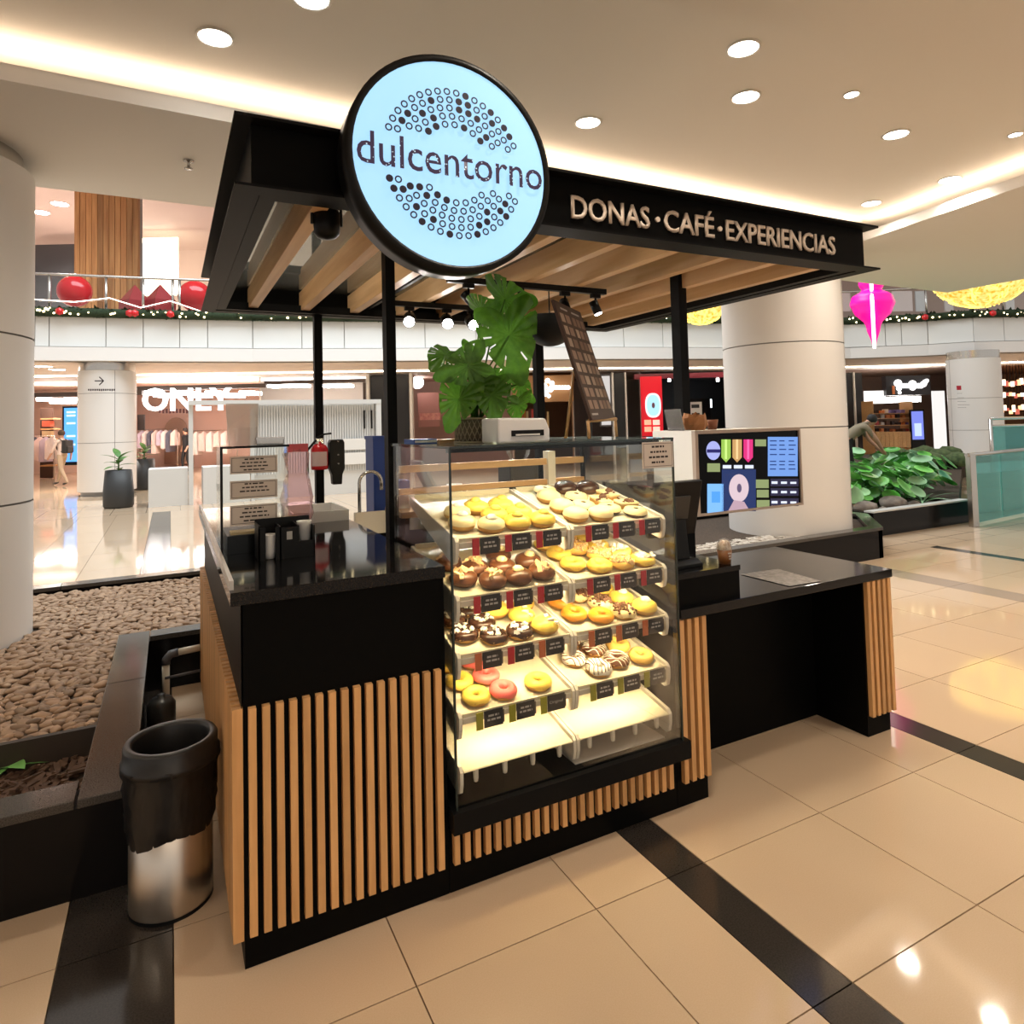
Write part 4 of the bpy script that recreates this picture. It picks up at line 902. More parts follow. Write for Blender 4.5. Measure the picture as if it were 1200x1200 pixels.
for lv in range(5): tray(.716, 1.160, lv, 0); tray(1.196, 1.624, lv, 1)
def torus_prof(Rm, rm, rz, a0, a1, n): return [(Rm+rm*math.cos(a0+(a1-a0)*k/n), rz*math.sin(a0+(a1-a0)*k/n)+rz) for k in range(n+1)]
DOUGH = mat('dough', (.72, .42, .12), .65, noise=(30, (.60, .30, .08))); CAKE = mat('choc_dough', (.11, .045, .02), .6)
IC = {'yellow': mat('icing_yellow', (.90, .62, .10), .3), 'butter': mat('icing_butter', (.88, .70, .36), .35), 'choc': mat('icing_choc', (.055, .020, .010), .25), 'milk': mat('icing_milk', (.13, .046, .018), .3),
      'pink': mat('icing_pink', (.86, .16, .14), .3), 'orange': mat('icing_orange', (.88, .34, .03), .28), 'white': mat('icing_white', (.88, .82, .70), .35), 'glaze': mat('icing_glaze', (.84, .52, .12), .25)}
BITS = {'nut': mat('nut_bits', (.75, .50, .25), .6), 'white': mat('white_bits', (.90, .84, .74), .5), 'brown': mat('brown_bits', (.16, .065, .03), .6), 'cream': mat('cream_dollop', (.92, .84, .66), .4)}
def icing_wave(Rm, rm, rz):
    b = B(); n, m_ = 28, 7; vs = []
    for k in range(n):
        a = 2*math.pi*k/n; lo = -.15+.22*math.sin(5*a)+.1*math.sin(3*a)
        for j in range(m_):
            t_ = lo+(math.pi-2*lo if True else 0)*j/(m_-1); vs.append(((Rm+rm*1.05*math.cos(t_))*math.cos(a), (Rm+rm*1.05*math.cos(t_))*math.sin(a), rz*1.07*math.sin(t_)+rz))
    fs = [(k*m_+j, ((k+1) % n)*m_+j, ((k+1) % n)*m_+j+1, k*m_+j+1) for k in range(n) for j in range(m_-1)]
    return b.add(vs, fs, True)
def donut(label, group, icing='yellow', dough=DOUGH, kind='ring', bits=None, nb=0, drizzle=None, dollop=None):
    t = thing('donut', label, 'donut', (0, 0, 0), group)
    Rm, rm, rz = .029, .0175, .0165
    if kind == 'ring':
        B().lathe(torus_prof(Rm, rm, rz, 0, 2*math.pi, 14), n=26).o('dough', dough, t)
        if icing: icing_wave(Rm, rm, rz).o('icing', IC[icing], t)
        top = lambda u, v: 2*rz*1.05 if .016 < math.hypot(u, v) < .042 else 1.2*rz
    elif kind == 'bun':
        B().lathe([(0, 0), (.030, 0), (.043, .010), (.046, .020), (.040, .033), (.026, .042), (0, .046)], n=24).o('dough', dough, t)
        if icing: B().lathe([(.047, .021), (.0435, .034), (.028, .044), (0, .049)], n=24).o('icing', IC[icing], t)
        top = lambda u, v: .046-.35*max(0, math.hypot(u, v)-.015)
    elif kind == 'half':
        B().lathe([(0, 0), (.034, 0), (.045, .012), (.040, .024), (0, .030)], n=24).o('dough', IC['choc'] if icing != 'choc' else dough, t)
        B().lathe([(.0455, .014), (.041, .0255), (.018, .0315), (.008, .028), (0, .027)], n=24).o('icing', IC[icing], t)
        top = lambda u, v: .029
    elif kind == 'bar':
        B().box(-.042, .042, -.026, .026, 0, .022).o('dough', dough, t, .006); B().box(-.043, .043, -.027, .027, .016, .026).o('icing', IC[icing], t, .004); top = lambda u, v: .026
    q = random.Random(hash(label) % 1000 if False else len(label)*7+nb)
    if bits:
        b = B()
        for i in range(nb):
            a = q.uniform(0, 6.28); r_ = q.uniform(.012, .043) if kind == 'ring' else q.uniform(0, .036); u, v = r_*math.cos(a), r_*math.sin(a)
            zz = rz+1.08*rz*math.sqrt(max(0, 1-((r_-Rm)/(rm*1.06))**2)) if kind == 'ring' else top(u, v)
            s = q.uniform(.0022, .0045) if nb > 14 else q.uniform(.004, .008)
            M = Matrix.LocRotScale((u, v, zz), Euler((q.uniform(0, 1), q.uniform(0, 1), q.uniform(0, 6))), (s*q.uniform(1, 2.2), s, s)); b.box(-1, 1, -1, 1, -.6, .8, M)
        stuff(b.o('topping', BITS[bits], t)) if nb > 14 else b.o('topping', BITS[bits], t)
    if drizzle:
        b = B()
        for i in range(7):
            x = -.039+.013*i; h = math.sqrt(max(.0001, .0465**2-x*x)); pts = []
            for k in range(9):
                y = -h+2*h*k/8; r_ = math.hypot(x+.004*math.sin(k), y); pts.append((x+.004*math.sin(k), y, rz+1.1*rz*math.sqrt(max(0.02, 1-((r_-Rm)/(rm*1.1))**2)) if abs((r_-Rm)/(rm*1.1)) < 1 else rz*.9))
            b.tube(pts, .0017, 5)
        b.o('drizzle', IC[drizzle], t)
    if dollop:
        zt = 2*rz if kind == 'ring' else .044; B().lathe([(0, zt-.006), (.018, zt-.004), (.020, zt+.004), (.012, zt+.012), (0, zt+.016)], (.004, .0, 0), 14).o('dollop', BITS[dollop] if dollop in BITS else IC[dollop], t)
    return t
PLACED = {}
def place(tmpl, lv, side, spots):
    x0 = (.716, 1.196)[side]; first = True
    for u, v in spots:
        o = tmpl if first else copy_tree(tmpl); first = False
        o.scale = (1.14,)*3; PLACED.setdefault((lv, side), []).append([o, u+.01, .012+v*1.2]); o.rotation_euler = (TL, 0, 0); o.rotation_euler = (Matrix.Rotation(TL, 3, 'X') @ Matrix.Rotation(R.uniform(0, 6.28), 3, 'Z')).to_euler()
SD = ('beside the left counter', 'beside the black table')
def dset(lv, side, desc, spots, **kw):
    lab = '%s on the %s shelf tray %s' % (desc, ORD[lv], SD[side]); place(donut(lab, lab, **kw), lv, side, spots)
dset(0, 0, 'pale yellow iced bun', [(.06, .06), (.07, .16), (.15, .045)], icing='butter', kind='bun', dollop='cream')
dset(0, 0, 'bright yellow puffed donut', [(.21, .11), (.25, .05), (.28, .20), (.31, .12), (.36, .06), (.18, .20)], icing='yellow', kind='bun', dollop='yellow')
dset(0, 1, 'pale yellow iced bun', [(.06, .05), (.05, .15), (.06, .26), (.13, .05)], icing='butter', kind='bun')
dset(0, 1, 'chocolate donut with a caramel top', [(.14, .15), (.22, .06), (.20, .25), (.30, .05), (.14, .35)], icing='butter', kind='half')
dset(0, 1, 'dark chocolate coated donut', [(.28, .30), (.24, .38)], icing='choc', kind='bun', dough=CAKE)
dset(0, 1, 'nut topped pastry', [(.33, .18), (.31, .26), (.38, .12)], icing='butter', kind='bar', bits='brown', nb=9)
dset(1, 0, 'milk chocolate donut with cream dollop', [(.20, .10), (.30, .06), (.26, .20), (.36, .14)], icing='milk', kind='bun', dough=CAKE, dollop='butter')
dset(1, 0, 'milk chocolate bun with nut crumbs', [(.06, .05), (.07, .16), (.14, .12), (.13, .03), (.38, .05)], icing='milk', kind='bun', dough=CAKE, bits='nut', nb=12)
dset(1, 1, 'yellow glazed ring donut', [(.05, .05), (.06, .15), (.12, .04), (.05, .26)], icing='yellow')
dset(1, 1, 'ring donut covered in nut crumbs', [(.13, .15), (.20, .09), (.22, .03), (.15, .25)], icing='glaze', bits='nut', nb=90)
dset(1, 1, 'yellow donut with white cream pieces', [(.27, .17), (.31, .08), (.37, .04), (.26, .27)], icing='yellow', bits='white', nb=7, dollop='cream')
dset(2, 0, 'dark chocolate ring donut with white bits', [(.05, .05), (.07, .15), (.14, .04), (.16, .13), (.22, .04), (.14, .22), (.06, .25)], icing='choc', dough=DOUGH, bits='white', nb=11)
dset(2, 0, 'orange yellow donut with a white bar', [(.28, .12), (.32, .05), (.37, .04), (.26, .21), (.35, .14)], icing='yellow', kind='bun', bits='white', nb=3)
dset(2, 1, 'orange glazed ring donut', [(.06, .05), (.07, .15), (.13, .04), (.07, .26)], icing='orange')
dset(2, 1, 'donut topped with chocolate crumble', [(.17, .16), (.21, .07), (.24, .03), (.16, .26)], icing='butter', bits='brown', nb=60)
dset(2, 1, 'lemon yellow donut with a cream cap', [(.29, .16), (.33, .06), (.38, .05)], icing='yellow', kind='bun', dollop='cream')
dset(3, 0, 'lemon yellow ring donut', [(.07, .05), (.05, .14), (.03, .24), (.33, .05)], icing='yellow')
dset(3, 0, 'coral pink iced ring donut', [(.18, .05), (.16, .14), (.13, .23)], icing='pink')
dset(3, 1, 'white iced ring donut with chocolate drizzle', [(.07, .13), (.13, .05)], icing='white', drizzle='milk')
dset(3, 1, 'chocolate ring donut with white drizzle', [(.19, .16), (.23, .07), (.13, .23)], icing='milk', drizzle='white')
dset(3, 1, 'plain yellow ring donut', [(.31, .15), (.35, .06), (.28, .24)], icing='glaze')
for (lv, side), L in PLACED.items():
    for it in range(400):
        for i in range(len(L)):
            for j in range(i):
                du, dv = L[i][1]-L[j][1], L[i][2]-L[j][2]; dd = math.hypot(du, dv) or 1e-4
                if dd < .109:
                    k = (.109-dd)/2/dd; L[i][1] += du*k; L[i][2] += dv*k; L[j][1] -= du*k; L[j][2] -= dv*k
            L[i][1] = min(.372, max(.058, L[i][1])); L[i][2] = min(.425, max(.066, L[i][2]))
    for o, u, v in L: o.location = tp_((.716, 1.196)[side]+u, v, .001, LV[lv])
# ================================================================== RIGHT TABLE
tb = thing('side_table', 'low black service table with slatted ends, right of the donut case', 'table', (2.4, .3, 0))
B().box(1.664, 1.830, .004, .66, 0, .766).o('end_cabinet', BLK, tb); B().box(1.83, 2.884, .30, .33, 0, .766).o('back_panel', BLK, tb); B().box(2.884, 3.060, .004, .66, 0, .766).o('leg_panel', BLK, tb)
for i in range(4): slat(tb, 1.688+i*.0405, -.018, .0994, .762, .022, .022)
for i in range(5): slat(tb, 2.897+i*.0405, -.018, .0994, .762, .022, .022)
slat(tb, 3.06, .0, .0994, .762, .028, .024)
for i in range(15): slat(tb, 3.06, .042+i*.0405, .0994, .762, .022, .022)
tt = B().box(1.692, 3.094, -.022, .72, .766, .806).o('granite_worktop', STONE, None, .002); tag(tt, 'polished black granite top of the low service table', 'worktop')
rb = thing('riser_box', 'black riser box standing on the low table by the donut case', 'box', (1.87, .15, .806))
B().box(1.705, 2.052, .0, .34, .806, .925).o('box', BLK, rb); B().box(1.700, 2.056, -.004, .345, .925, .948).o('lid', STONE, rb)
# cash register (back towards the customer)
cr = thing('cash_register', 'black touchscreen cash register on the riser box', 'cash register', (1.80, .15, .948))
pts = [(0, 0), (.20, 0), (.205, .012), (.12, .03), (.075, .16), (.055, .165), (.05, .03), (0, .02)]
B().prism([(.0, 0), (.22, 0), (.225, .015), (.19, .03), (.03, .03), (0, .015)], lambda v, n, d_: Vector((d_, .06+v, .948+n)), 1.745, 1.90).o('base', BPLA, cr, .003)
B().prism([(.05, .03), (.12, .03), (.10, .20), (.07, .20)], lambda v, n, d_: Vector((d_, .06+v, .948+n)), 1.78, 1.87).o('stand', BPLA, cr, .003)
Mr = Matrix.Translation((1.825, .15, 1.20)) @ Matrix.Rotation(rad(14), 4, 'X')
B().box(-.135, .135, -.012, .012, -.13, .125, Mr).o('monitor', BPLA, cr, .004); B().box(-.125, .125, .012, .014, -.12, .115, Mr).o('screen', em('pos_screen', (.05, .06, .08), .6), cr)
B().box(-.07, .07, -.02, -.012, -.05, .06, Mr).o('rear_cover', mat('dark_grey_plastic', (.03, .03, .03), .3), cr, .003)
# cup
cp = thing('iced_coffee_cup', 'brown printed coffee cup with whipped cream under a clear dome lid', 'cup', (2.018, .05, .948))
c = (2.018, .05, .948); B().lathe([(0, 0), (.026, 0), (.033, .062), (0, .062)], c, 20).o('cup_body', mat('cup_brown', (.20, .075, .02), .4), cp)
B().lathe([(.033, .062), (.034, .066), (.030, .09), (.018, .108), (0, .114)], c, 20).o('dome_lid', glass('dome', (.95, .95, .93), .8, .15), cp)
me = ico(3, .027, .027, .030, 5); me.materials.append(mat('whipped_cream', (.80, .66, .52), .6, noise=(60, (.45, .25, .14)))); o = link('cream', me, cp); o.location = Vector(c)+Vector((0, 0, .074))
lines('cup_print', (2.006, .0175, .965), (1, 0, 0), (0, 0, 1), [(.0, .024, .03), (.004, .020, .018), (.006, .020, .006)], CHALK, cp, .006)
# leaflet on table
lf = thing('table_leaflet', 'laminated printed sheet lying on the low table', 'leaflet', (2.48, .15, .806)); q4 = [onz(*q_, .808) for q_ in ((868, 673), (912, 667), (962, 681), (925, 687))]
B().add([p for p in q4]+[p+Vector((0, 0, .0012)) for p in q4], [(0, 1, 2, 3), (4, 5, 6, 7), (0, 1, 5, 4), (1, 2, 6, 5), (2, 3, 7, 6), (3, 0, 4, 7)]).o('sheet', mat('sheet_grey', (.22, .205, .195), .25, noise=(45, (.36, .34, .32), 3)), lf)
# menu screen
YT = .25
def tvp(px, py): return ony(px, py, YT)
tl, tr, bl = tvp(813.5, 505), tvp(937, 503), tvp(813, 606)
xA, xB, zA, zB = tl.x, tr.x, bl.z-.0, tl.z
tv = thing('menu_screen', 'menu display screen in a pale box showing a pink donut and price panels', 'screen', ((xA+xB)/2, .35, zA))
B().box(xA, xB, YT+.02, .56, zA, zB).o('box', WHITE, tv); b = B(); fr_ = mat('frame_beige', (.42, .34, .29), .5)
for q_ in ((xA, xB, zB-.016, zB), (xA, xB, zA, zA+.012), (xA, xA+.018, zA+.012, zB-.016), (xB-.012, xB, zA+.012, zB-.016)): b.box(q_[0], q_[1], YT-.005, YT+.02, q_[2], q_[3])
b.o('frame', fr_, tv); B().box(xA+.018, xB-.012, YT+.004, YT+.02, zA+.012, zB-.016).o('panel', mat('screen_black', (.002, .002, .003), .2, spec=.1), tv)
def scr(px0, py0, px1, py1, m, name='screen_patch', d_=.003):
    a, c_ = tvp(px0, py0), tvp(px1, py1); a2 = tvp(px0, py1); b2 = tvp(px1, py0)
    B().add([(p.x, YT+.004-d_, p.z) for p in (a2, c_, b2, a)], [(0, 1, 2, 3)]).o(name, m, tv)
SB = em('scr_blue', (.20, .38, .86), .75); SD_ = em('scr_dkblue', (.03, .05, .16), .7); SGN = em('scr_green', (.42, .50, .22), .55); SW = em('scr_white', (.8, .85, 1), .8)
scr(846, 550, 886, 599, SD_); scr(900, 512, 935, 558, SB); scr(829, 567, 848, 602, em('scr_cyan', (.22, .50, .95), .85))
scr(834, 576, 844, 589, em('scr_cyan2', (.10, .38, .9), .8), d_=.004)
for y in ((829, 543, 844, 553), (885, 515, 898, 523), (886, 562, 901, 572), (887, 574, 901, 583), (887, 586, 902, 595)): scr(*y, SGN)
for i, y in enumerate((565, 576, 588)):
    scr(903, y-4, 936, y+5, em('scr_strip', (.03, .03, .07), .5), d_=.003)
    for k in range(3): scr(904+k*11, y-1+.3*k, 911+k*11, y+2, SW, d_=.005)
for i, y in enumerate((516, 521, 526, 532, 540, 544, 549)):
    for k in range(3): scr(902+k*11, y, 909+k*11+R.uniform(-1, 1.5), y+1.3, em('scr_navy', (.03, .07, .28), .6), d_=.005)
for k in range(3): scr(847+k*13, 545, 857+k*13, 549, SW, d_=.004)
for k, cl in enumerate(((.35, .58, .10), (.62, .36, .14), (.78, .04, .22))):
    x0 = 845.5+13*k; P5 = [tvp(x0, 515), tvp(x0+11, 515), tvp(x0+11, 536), tvp(x0+5.5, 542), tvp(x0, 536)]
    B().add([(p.x, YT+.001, p.z) for p in P5][::-1], [(0, 1, 2, 3, 4)]).o('pennant', em('pen%d' % k, cl, .8), tv)
    scr(x0+4, 515, x0+6.5, 538, em('penl%d' % k, tuple(min(1, v*1.6+.1) for v in cl), .8), d_=.004)
def sdisc(px, py, r_, m, name, rz=None, d_=.004):
    c_ = tvp(px, py); rz = rz or r_; B().add([(c_.x+r_*math.cos(2*math.pi*k/28), YT+.004-d_, c_.z+rz*math.sin(2*math.pi*k/28)) for k in range(28)], [tuple(range(28))]).o(name, m, tv)
sdisc(836, 528, .046, em('scr_logo', (.42, .45, .85), .8), 'logo_disc'); scr(828, 526.5, 844, 530.5, em('scr_ink', (.03, .03, .18), .4), 'logo_band', .006)
sdisc(866, 572, .067, em('scr_pink', (.80, .62, .68), .75), 'donut_picture', .069); sdisc(866, 572, .016, em('scr_hole', (.12, .10, .2), .5), 'donut_hole', .022, .006)
P5 = [tvp(853, 599), tvp(878, 598), tvp(872, 588), tvp(860, 586)]; B().add([(p.x, YT-.001, p.z) for p in P5], [(0, 1, 2, 3)]).o('hand_picture', em('scr_hand', (.62, .42, .50), .7), tv)
B().box(pR.x+.0, pR.x+.055, .561, .639, zA+.1, zB-.1).o('bracket', BLKM, tv)
# things on the screen box
bg_ = thing('paper_bag', 'crumpled open brown paper bag on top of the menu screen box', 'bag', (xA+.145, .40, zB)); b = B(); vs = []
n = 14
for j, (r_, z) in enumerate(((.05, 0), (.06, .03), (.062, .06), (.055, .085))):
    for k in range(n): a = 2*math.pi*k/n; q_ = r_*(1+.14*R.uniform(-1, 1)); vs.append((xA+.145+q_*1.1*math.cos(a), .40+q_*.8*math.sin(a), zB+z*(1+.12*R.uniform(-1, 1))))
b.add(vs, [(j*n+k, j*n+(k+1) % n, (j+1)*n+(k+1) % n, (j+1)*n+k) for j in range(3) for k in range(n)]+[tuple(range(n))]); b.o('bag', mat('kraft', (.36, .15, .05), .7), bg_)
pt = thing('small_pot', 'small terracotta cup standing beside the paper bag', 'cup', (xA+.262, .40, zB)); B().lathe([(0, 0), (.022, 0), (.031, .052), (.027, .052), (.02, .006), (0, .006)], (xA+.262, .40, zB), 18).o('pot', mat('terracotta', (.22, .07, .025), .6), pt)
ah = thing('acrylic_holder', 'clear acrylic leaflet holder at the corner of the screen box', 'holder', (xA+.03, .42, zB))
Mh = Matrix.Translation((xA+.035, .42, zB)) @ Matrix.Rotation(rad(-12), 4, 'Y'); B().box(0, .004, -.06, .06, 0, .11, Mh).o('back', glass('acrylic', (.9, .93, .97), 1, .15), ah); B().box(0, .05, -.06, .06, 0, .004).o('foot', MT['acrylic'], ah); ah.children[1].location = (xA+.03, .42, zB)
# ================================================================== ON TOP OF THE DONUT CASE
ZS = GZT+.004
pr = thing('receipt_printer', 'small white label printer standing on the donut case', 'printer', (1.0, .07, ZS))
x0, x1 = ony(584, 515, .02).x, ony(645, 515, .02).x
B().prism([(x0, 0), (x1, 0), (x1, .05), (x1-.018, .092), (x0+.0, .096)], lambda u, v, d_: Vector((u, d_, ZS+v)), .02, .17).o('body', mat('printer_white', (.82, .82, .82), .35), pr, .008)
B().box(x0+.055, x1-.03, .016, .022, ZS+.026, ZS+.048).o('paper_slot', BPLA, pr); B().box(x0+.07, x1-.05, .012, .018, ZS+.028, ZS+.034).o('paper', WHITE, pr)
# monstera
pc = Vector((ony(558, 515, .29).x, .29, ZS)); mp = thing('monstera_plant', 'large monstera with split leaves in a woven pot on the donut case', 'potted plant', pc)
RAT = mat('rattan', (.30, .25, .18), .8); RATD = mat('rattan_dark', (.10, .08, .055), .9)
B().lathe([(0, 0), (.082, 0), (.088, .10), (.080, .10), (.076, .02), (0, .02)], pc, 28).o('pot', RATD, mp)
b = B()
for s in (1, -1):
    for k in range(26):
        b.tube([pc+Vector((.0855*math.cos(a_), .0855*math.sin(a_), z)) for a_, z in [(2*math.pi*k/26+s*t_*.5, .004+.095*t_) for t_ in (0, .25, .5, .75, 1)]], .0022, 4)
for z in (.004, .098): b.tube([pc+Vector((.088*math.cos(a_), .088*math.sin(a_), z)) for a_ in [2*math.pi*k/24 for k in range(25)]], .004, 5)
b.o('weave', RAT, mp); B().lathe([(0, .085), (.079, .085)], pc, 20).o('soil', SOIL, mp)
def monstera(seed, notch=True):
    q = random.Random(seed); n, rings = 90, 7; vs = [(0, 0, 0)]
    cuts = [(.50+.40*k+q.uniform(-.05, .05)) for k in range(5)]
    cuts = cuts[:1]+cuts[2:]
    for j in range(1, rings+1):
        for k in range(n):
            a = -math.pi+2*math.pi*k/n; g = abs(a)
            r_ = .62*(1-.28*math.cos(g))+.10*math.cos(2*g) if g < 2.4 else .62*(1-.28*math.cos(2.4))+.10*math.cos(4.8)-(g-2.4)*.62
            r_ = max(r_, .18)*(1.0+.42*math.exp(-(g/.32)**2)); f_ = j/rings; x, y = .84*r_*f_*math.sin(a), r_*f_*math.cos(a)
            vs.append((x, y, .10*abs(x)-.24*(y*y if y > 0 else .3*y*y)-.22*x*x+.014*math.cos(16*g)*f_))
    fs = [(0, k+1, (k+1) % n+1) for k in range(n)]
    for j in range(1, rings):
        for k in range(n):
            g = abs(-math.pi+2*math.pi*(k+.5)/n); skip = False
            for i, c_ in enumerate(cuts):
                if abs(g-c_) < .036 and j >= 4 and (j < rings-1 or (i+seed) % 2 == 0): skip = True
                if abs(g-c_) < .075 and j == rings-1 and (i+seed) % 2 == 0: skip = True
            if not skip: fs.append((1+(j-1)*n+k, 1+j*n+k, 1+j*n+(k+1) % n, 1+(j-1)*n+(k+1) % n))
    return B().add(vs, fs, True).mesh('leaf')
def leafmat(name, c1, c2):
    m = mat(name, c1, .3, noise=(7, c2, 3), rnd=.2); nt = m.node_tree; b = nt.nodes['Principled BSDF']; src = b.inputs['Base Color'].links[0].from_socket
    tr = nt.nodes.new('ShaderNodeBsdfTranslucent'); mx = nt.nodes.new('ShaderNodeMixShader'); mx.inputs[0].default_value = .4
    nt.links.new(src, tr.inputs[0]); nt.links.new(b.outputs[0], mx.inputs[1]); nt.links.new(tr.outputs[0], mx.inputs[2]); nt.links.new(mx.outputs[0], nt.nodes['Material Output'].inputs[0]); return m
LM = leafmat('monstera_leaf', (.050, .150, .012), (.085, .22, .022))
LML = []
for i in range(3): me = monstera(i+1); me.materials.append(LM); LML.append(me)
VEIN = mat('vein', (.20, .36, .10), .5)
def mleaf(px, py, D, ang, Lpx, kind, tilt=0, yaw=0):
    c_ = at(px, py, D); n = (CAM-c_).normalized(); right = FW.cross(Vector((0, 0, 1))).normalized(); up = right.cross(-n).normalized() if False else n.cross(right).normalized()
    tip = (right*math.cos(rad(ang))+up*math.sin(rad(ang))).normalized(); side = tip.cross(n).normalized()
    Mt = Matrix.Rotation(rad(tilt), 3, side) @ Matrix.Rotation(rad(yaw), 3, tip); n2 = Mt @ n; tip2 = Mt @ tip; s2 = tip2.cross(n2)
    s = Lpx*D/F/1.25; M = Matrix((s2, tip2, n2)).transposed().to_4x4(); M = Matrix.Translation(c_-tip2*s*.25) @ M @ Matrix.Scale(s, 4)
    o = link('leaf', LML[kind], mp); o.matrix_basis = M
    b0 = pc+Vector((R.uniform(-.03, .03), R.uniform(-.03, .03), .085)); b1 = c_-tip2*s*.25; mid = (b0+b1)/2+Vector((0, 0, .05))
    B().tube([b0, mid, b1], [.005, .004, .003], 6).o('stem', LM, mp)
    B().tube([M @ Vector(v) for v in ((0, 0, .006), (0, .4, -.025), (0, .75, -.11))], [.0022, .0016, .0008], 4).o('leaf_vein', VEIN, o) if False else None
for a_ in ((601, 412, 2.62, -78, 98, 2, 12, 8), (602, 352, 2.72, -8, 78, 2, 48, 15), (617, 382, 2.70, 62, 48, 2, 25, -25), (536, 434, 2.58, 200, 70, 1, 22, 0), (533, 480, 2.55, 250, 68, 1, 22, 10),
           (517, 421, 2.66, 222, 64, 0, 62, 38), (578, 474, 2.58, 275, 62, 0, 25, 0), (614, 457, 2.70, -60, 48, 0, 25, 40), (606, 480, 2.58, 262, 46, 2, 45, 30),
           (549, 412, 2.70, 105, 40, 1, 35, 35), (569, 362, 2.78, 20, 62, 0, 62, 0), (570, 448, 2.66, 140, 52, 0, 25, 40), (586, 440, 2.76, 30, 38, 0, 35, 0), (552, 462, 2.60, 235, 56, 0, 20, 20)): mleaf(*a_)
# menu board on easel
eb = thing('menu_board', 'narrow brown menu board leaning on a small wooden easel on the donut case', 'menu board', (1.38, .08, ZS))
tl_, tr_, bl_, br_ = at(648.5, 351, 2.60), at(680, 366, 2.86), at(694, 492, 2.60), at(721, 490, 2.86)
nb_ = (tr_-tl_).cross(bl_-tl_).normalized(); nb_ = nb_ if nb_.dot(CAM-tl_) > 0 else -nb_
B().add([tl_, tr_, br_, bl_]+[p-nb_*.012 for p in (tl_, tr_, br_, bl_)], [(0, 1, 2, 3), (7, 6, 5, 4), (0, 4, 5, 1), (1, 5, 6, 2), (2, 6, 7, 3), (3, 7, 4, 0)]).o('board', mat('board_brown', (.060, .032, .024), .5), eb)
def bp(u, v): return (tl_.lerp(tr_, u)).lerp(bl_.lerp(br_, u), v)+nb_*.0015
PIC = [mat('menu_pic_a', (.30, .20, .15), .5), mat('menu_pic_b', (.42, .32, .25), .5), mat('menu_pic_c', (.22, .14, .10), .5)]
for u0, u1 in ((.06, .20), (.25, .41), (.50, .62), (.66, .78), (.82, .94)):
    for k in range(8):
        v0 = .10+.105*k; B().add([bp(u0, v0), bp(u1, v0), bp(u1, v0+.075), bp(u0, v0+.075)], [(0, 1, 2, 3)]).o('menu_picture', R.choice(PIC), eb)
for u0, u1, v in ((.15, .4, .055), (.55, .85, .055), (.05, .3, .955)): B().add([bp(u0, v-.008), bp(u1, v-.008), bp(u1, v+.008), bp(u0, v+.008)], [(0, 1, 2, 3)]).o('heading', CHALK, eb)
a_, b_ = at(690, 493, 2.61), at(722, 491, 2.87); zf = ZS
B().tube([a_, b_], .007, 6).o('ledge', OAK, eb)
for p, dx in ((a_, .02), (b_, .0)): B().tube([p-nb_*.004, Vector((p.x+dx*0, p.y, zf+.006))], .007, 6).o('leg', OAK, eb)
pk = at(673, 432, 2.80); B().tube([pk, Vector((at(663, 514, 2.75).x, at(663, 514, 2.75).y, zf+.006))], .007, 6).o('prop', OAK, eb)
bf = thing('blue_folder', 'blue folder lying on the left end of the donut case', 'folder', (.74, .45, ZS)); B().box(.70, .80, .42, .55, ZS, ZS+.018).o('cover', mat('folder_blue', (.02, .09, .42), .5), bf); B().box(.703, .797, .417, .55, ZS+.004, ZS+.014).o('pages', WHITE, bf)
wt = B().box(.80, .96, .395, .50, ZS, ZS+.014).o('wooden_board', OAK); tag(wt, 'thin wooden board lying behind the monstera pot', 'board')
# ================================================================== TRACK LIGHTS AND SPOT
LENS = em('spot_lens', (1, .93, .86), 60)
def spot_head(t, p, aim, big, power=0, L=.075, r_=.024):
    if big: L, r_ = .10, .036
    p = Vector(p); aim = Vector(aim).normalized(); c0 = p-Vector((0, 0, .075))
    B().box(p.x-.028, p.x+.028, p.y-.012, p.y+.012, p.z-.022, p.z).o('adapter', BPLA, t)
    B().tube([p-Vector((0, 0, .02)), c0], .006, 8).o('arm', BPLA, t)
    h = B().tube([c0-aim*L*.5, c0+aim*L*.5], r_, 16).o('head', BPLA, t)
    B().tube([c0+aim*(L*.5+.0005), c0+aim*(L*.5+.003)], r_*.85, 16).o('lens', LENS, h)
    if power:
        l = bpy.data.lights.new('spot_beam', 'SPOT'); l.energy = power; l.spot_size = rad(70); l.spot_blend = .6; l.color = (1, .92, .82); l.shadow_soft_size = .02
        lo = bpy.data.objects.new('spot_beam', l); COL.objects.link(lo); lo.location = c0+aim*(L*.5+.02); lo.rotation_euler = aim.to_track_quat('-Z', 'Y').to_euler(); lo.parent = t; lo.matrix_parent_inverse = WORLDM(t).inverted()
def track(label, p0, p1, heads):
    p0, p1 = Vector(p0), Vector(p1); t = thing('track_light', label, 'track light', (p0+p1)/2)
    B().box(p0.x, p1.x, p0.y-.016, p0.y+.016, 2.302, 2.332).o('rail', BPLA, t)
    for f_, aim, big, pw in heads: q_ = p0.lerp(p1, f_); spot_head(t, (q_.x, q_.y, 2.302), aim, big, pw)
ya = onz(709, 343, 2.315).y; xa0, xa1 = onz(520, 330, 2.315).x, onz(709, 343, 2.315).x
track('black lighting track over the donut case with spots aimed at the donuts', (xa0, ya, 2.3), (xa1, ya, 2.3), [(.12, (.4, -.35, -.6), False, 14), (.42, (.1, -.7, -.8), False, 14), (.72, (-.1, -.6, -.8), False, 14), (.93, (.25, -.25, -.9), False, 14)])
yb = 1.55; xb = [ony(px, 386, yb).x for px in (480, 524, 553, 582)]
